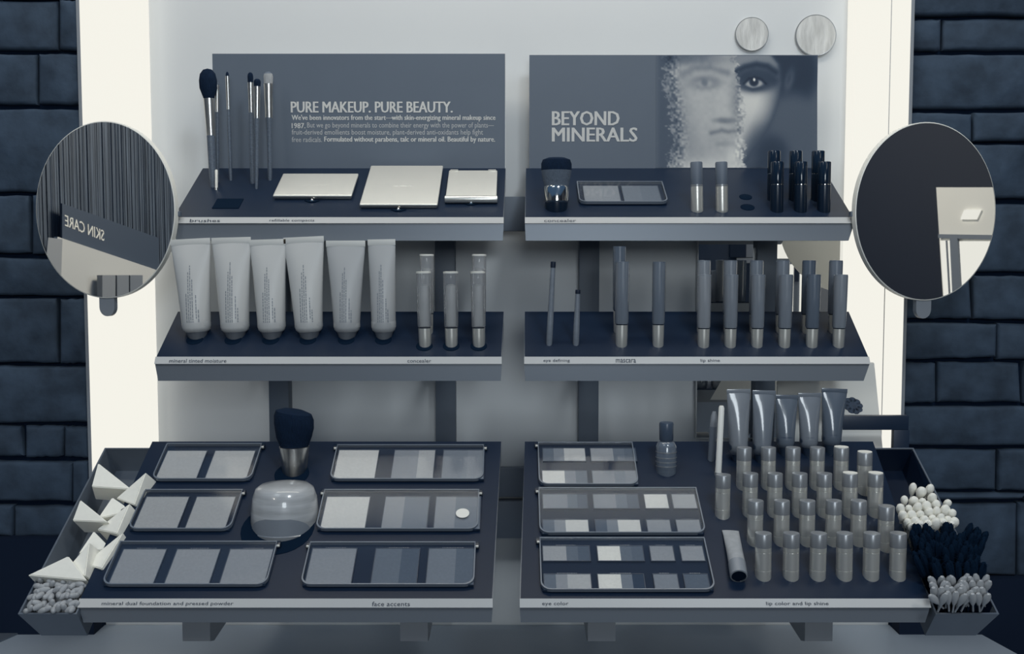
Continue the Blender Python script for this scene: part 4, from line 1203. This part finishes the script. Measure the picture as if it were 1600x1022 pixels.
# ---------------------------------------------------------------- side bins
def bin_(label, X0, X1, divs, inner, sgn):
    """open tapered trough beside a bottom tray; X0<X1"""
    cx = (X0 + X1) / 2
    e = thing('side_bin', label, 'bin', BOT.M @ Vector((cx, -0.013, -.006)), BOT.rot)
    w = (X1 - X0) / 2; L = BOT.L + 0.008; D = .032; tp = .011; th = .0016
    e.location = BOT.M @ Vector((cx, -0.0135, -.004))
    top = [(-w, 0), (w, 0), (w, L), (-w, L)]
    bt = [(-w + (tp if sgn < 0 else -.001), .004), (w - (tp if sgn > 0 else -.001), .004), (w - tp * .5, L), (-w + tp * .5, L)]
    itop = [(-w + th, th), (w - th, th), (w - th, L - th), (-w + th, L - th)]
    ibt = [(x * .96, y if y < .1 else y - th) for x, y in bt]; ibt = [(x, y + (th if y < .1 else 0)) for x, y in ibt]
    rings = [[(x, y, -D) for x, y in bt], [(x, y, 0) for x, y in top], [(x, y, 0) for x, y in itop], [(x, y, -D + th) for x, y in ibt]]
    MB().loft(rings, smooth=False, cap=True).build('shell', [M_bin], e)
    il = MB().loft([[(x * .995, y * 1.0 + (.0002 if y < .1 else -.0002), -D + th + .0002) for x, y in ibt], [(x * .995, y + (.0002 if y < .1 else -.0002), -.001) for x, y in itop]], smooth=False, cap=False)
    il.add([(x * .995, y, -D + th + .0003) for x, y in ibt], [(0, 1, 2, 3)])
    il.build('lining', inner, e)
    for f in divs:
        MB().box((-w + th + .001, L * f, -D + .004), (w - th - .001, L * f + .0015, -.002)).build('divider', M_bin, e)
    return e
LX0, LX1 = -0.4285, -0.3775
RX0, RX1 = 0.3675, 0.4225
binL = bin_('grey metal bin beside the bottom left tray, filled with white sponge wedges', LX0, LX1, (0.17,), M_bin, -1)
binR = bin_('grey metal bin beside the bottom right tray, holding cotton swabs and brushes', RX0, RX1, (0.22, .52), mat('bin_dark_lining', 10, .35), 1)
def binp(X, v, n): return BOT.M @ Vector((X, v, n))

# sponge wedges
def wedge(label, x, y, nlift, size, rot, shape=0):
    p = on(BOT, x, y) + BOT.n * nlift
    a_, b_, c_ = size
    mb = MB()
    bm = bmesh.new()
    vs = [bm.verts.new(q) for q in ((-a_, 0, -c_), (a_, 0, -c_), (a_ * .1 * shape - a_ * (1 - shape), b_, -c_), (-a_, 0, c_), (a_, 0, c_), (a_ * .1 * shape - a_ * (1 - shape), b_, c_))]
    for f in ((0, 2, 1), (3, 4, 5), (0, 1, 4, 3), (1, 2, 5, 4), (2, 0, 3, 5)): bm.faces.new([vs[i] for i in f])
    bmesh.ops.recalc_face_normals(bm, faces=bm.faces[:])
    bmesh.ops.bevel(bm, geom=bm.edges[:], offset=.0008, segments=2, affect='EDGES')
    me = bpy.data.meshes.new('sponge_wedge'); bm.to_mesh(me); bm.free(); me.materials.append(M_foam)
    for q in me.polygons: q.use_smooth = False
    o = bpy.data.objects.new('sponge_wedge', me); o.location = p
    o.rotation_euler = [R(k) for k in rot]; col.objects.link(o)
    tag(o, label, 'sponge', 'white sponge wedges in the left bin')
wedge('large white sponge wedge at the very back of the left bin', 176, 768, -.004, (.019, .027, .013), (48, 6, 8), 0)
wedge('white sponge wedge tipped on its side at the back right, against the tray', 205, 782, -.010, (.013, .034, .014), (50, 8, -30), 1)
wedge('small rounded white sponge wedge under the two back ones', 176, 800, -.012, (.016, .020, .012), (46, -8, 28), 1)
wedge('white sponge wedge with a square face in the middle of the left bin', 148, 818, -.005, (.018, .022, .013), (50, 0, -8), 0)
wedge('white sponge wedge leaning against the tray in the middle of the left bin', 177, 832, -.012, (.014, .034, .016), (40, 0, -30), 1)
wedge('half-buried shadowed white sponge wedge near the middle of the bin', 142, 856, -.014, (.014, .022, .013), (42, 0, 30), 1)
wedge('upright pointed white sponge wedge near the front of the left bin', 122, 898, -.006, (.012, .032, .010), (50, 0, -16), 1)
wedge('long white sponge wedge leaning along the tray edge at the front', 150, 885, -.012, (.012, .042, .013), (34, 0, -28), 1)
wedge('large flat white sponge wedge lying across the front of the sponges', 94, 906, -.003, (.027, .021, .010), (50, 4, -3), 1)

# pale applicator tips at the front of the left bin
def bead_mesh():
    mb = MB()
    mb.lathe([(.0004, -.0046), (.0018, -.0038), (.0025, -.002), (.0027, .0005), (.0022, .003), (.0012, .0044), (.0003, .0048)], 12)
    return mb.build('foam_tip', M_bead)
b0 = None; cnt = 0
for j in range(6):
    for i in range(10):
        X = LX0 + .0045 + (LX1 + .004 - LX0 - .006) * (i + .5 * (j % 2) + .2) / 10.2
        v = -.0095 + j * .0062
        if b0 is None: o = bead_mesh(); b0 = o
        else: o = b0.copy(); col.objects.link(o)
        if X > LX1 - .003: X = LX1 - .003 - rnd.uniform(0, .004)
        o.location = binp(X + rnd.uniform(-.0012, .0012), v + rnd.uniform(-.001, .001), -.0035 + rnd.uniform(-.001, .003) + (.003 if 1 < j < 5 else 0))
        o.rotation_euler = (R(rnd.uniform(20, 120)), R(rnd.uniform(-70, 70)), R(rnd.uniform(0, 180)))
        tag(o, 'small pale foam applicator tip heaped at the front of the left bin', 'applicator', 'pale foam tips heaped at the front of the left bin')
# under-layer so the heap rests on something
hp = MB(); hp.box((LX0 + .010 - (LX0 + LX1) / 2, 0.008, -.029), (LX1 - .006 - (LX0 + LX1) / 2, .036, -.008), bev=.003)
o = hp.build('applicator_heap', M_bead); o.location = BOT.M @ Vector(((LX0 + LX1) / 2, -0.0135, 0)); o.rotation_euler = BOT.rot
tag(o, 'deeper layer of pale foam tips filling the front of the left bin', 'applicators', kind='stuff')

# cotton swabs in the right bin
def swab():
    e = thing('cotton_swab', 'white-tipped cotton swab standing in the right bin', 'cotton swab', group='cotton swabs bunched in the right bin')
    MB().lathe([(.0011, -.046), (.0011, -.004)], 8).build('stick', M_white, e)
    MB().lathe([(.0012, -.007), (.0028, -.0045), (.0040, -.001), (.0042, .0015), (.0034, .0040), (.0018, .0056), (.0002, .0060)], 14).build('cotton_head', M_cotton, e)
    return e
s0 = None
sw = [(1426, 764), (1439, 770), (1452, 766), (1413, 782), (1427, 784), (1440, 786), (1456, 780), (1407, 796), (1420, 797), (1433, 795), (1447, 793), (1462, 790), (1480, 787), (1411, 808), (1425, 808), (1437, 806), (1450, 803), (1463, 802),
      (1476, 800), (1487, 803), (1418, 818), (1430, 816), (1443, 815), (1456, 813), (1469, 812), (1480, 814), (1490, 817), (1424, 824), (1436, 823), (1449, 822), (1461, 821), (1473, 821), (1485, 822)]
for i, (x, y) in enumerate(sw):
    if s0 is None: e = swab(); s0 = e
    else: e = copy_tree(s0)
    nl = .018 + rnd.uniform(-.002, .002)
    p = at_plane(x, y, BOT.F + BOT.n * nl, BOT.n)
    foot = Vector((min(RX1 - .016, max(RX0 + .014, p.x)) + rnd.uniform(-.006, .006), p.y + rnd.uniform(.012, .045), p.z - .04))
    d = (p - foot).normalized()
    e.location = p; e.rotation_euler = Vector((0, 0, 1)).rotation_difference(d).to_euler()
    k_ = rnd.uniform(.8, 1.15); e.scale = (k_, k_, k_ * rnd.uniform(1.0, 1.35))

# black spoolie brushes: uncountable bristly bundle
mb = MB()
Rr = random.Random(4)
for i in range(95):
    fx = Rr.random(); fy = Rr.random()
    p = at_plane(1428 + fx * 106, 836 + fy * 66, BOT.F + BOT.n * .016, BOT.n)
    foot = Vector((RX0 + .014 + (RX1 - RX0 - .030) * fx, p.y + .006, p.z - .045))
    d = (p - foot).normalized(); M = frame(foot, d.orthogonal(), d.cross(d.orthogonal()))
    M = Matrix.Translation(foot) @ Vector((0, 0, 1)).rotation_difference(d).to_matrix().to_4x4()
    L = (p - foot).length
    mb.lathe([(.0008, 0), (.0008, L)], 6, M=M)
    mb.lathe([(.0006, L - .012), (.0030, L - .009), (.0032, L + .006), (.0022, L + .011), (.0005, L + .013)], 7, M=M, smooth=False)
    for k in range(60):
        a_ = Rr.random() * 6.283; z = L - .010 + Rr.random() * .022; rr = Rr.uniform(.004, .0072)
        c, s_2 = math.cos(a_), math.sin(a_)
        mb.add([(c * .001 - s_2 * .0003, s_2 * .001 + c * .0003, z), (c * .001 + s_2 * .0003, s_2 * .001 - c * .0003, z), (c * rr, s_2 * rr, z + .0012)], [(0, 1, 2)], M=M)
o = mb.build('spoolie_brushes', M_blackmatte, fix=False)
tag(center(o), 'dense black mass of spoolie brushes in the middle of the right bin', 'brushes', kind='stuff')

# translucent lip applicators at the front of the right bin
def lipapp():
    e = thing('lip_applicator', 'greyish clear lip applicator bunched at the front of the right bin', 'applicator', group='lip applicators bunched at the front of the right bin')
    MB().lathe([(.0009, -.012), (.0009, -.001)], 8).build('stem', M_capgrey, e)
    MB().lathe([(.0012, -.004), (.0026, 0), (.0034, .004), (.0030, .008), (.0016, .0105), (.0002, .011)], 10, sy=.75).build('tip', mat('applicator_grey', 165, .35, coat=.3), e)
    return e
s0 = None
for j in range(4):
    for i in range(9):
        x = 1460 + 79 * (i + .3 * (j % 2)) / 8.3; y = 914 + j * 8.6 + rnd.uniform(-2, 2)
        if s0 is None: e = lipapp(); s0 = e
        else: e = copy_tree(s0)
        p = at_plane(x, y, BOT.F + BOT.n * .010, BOT.n)
        foot = Vector((min(RX1 - .018, max(RX0 + .014, p.x)), p.y + .010, p.z - .030))
        d = (p - foot).normalized() + Vector((rnd.uniform(-.5, .5), rnd.uniform(-.3, .1), 0))
        e.location = p; e.rotation_euler = Vector((0, 0, 1)).rotation_difference(d.normalized()).to_euler()
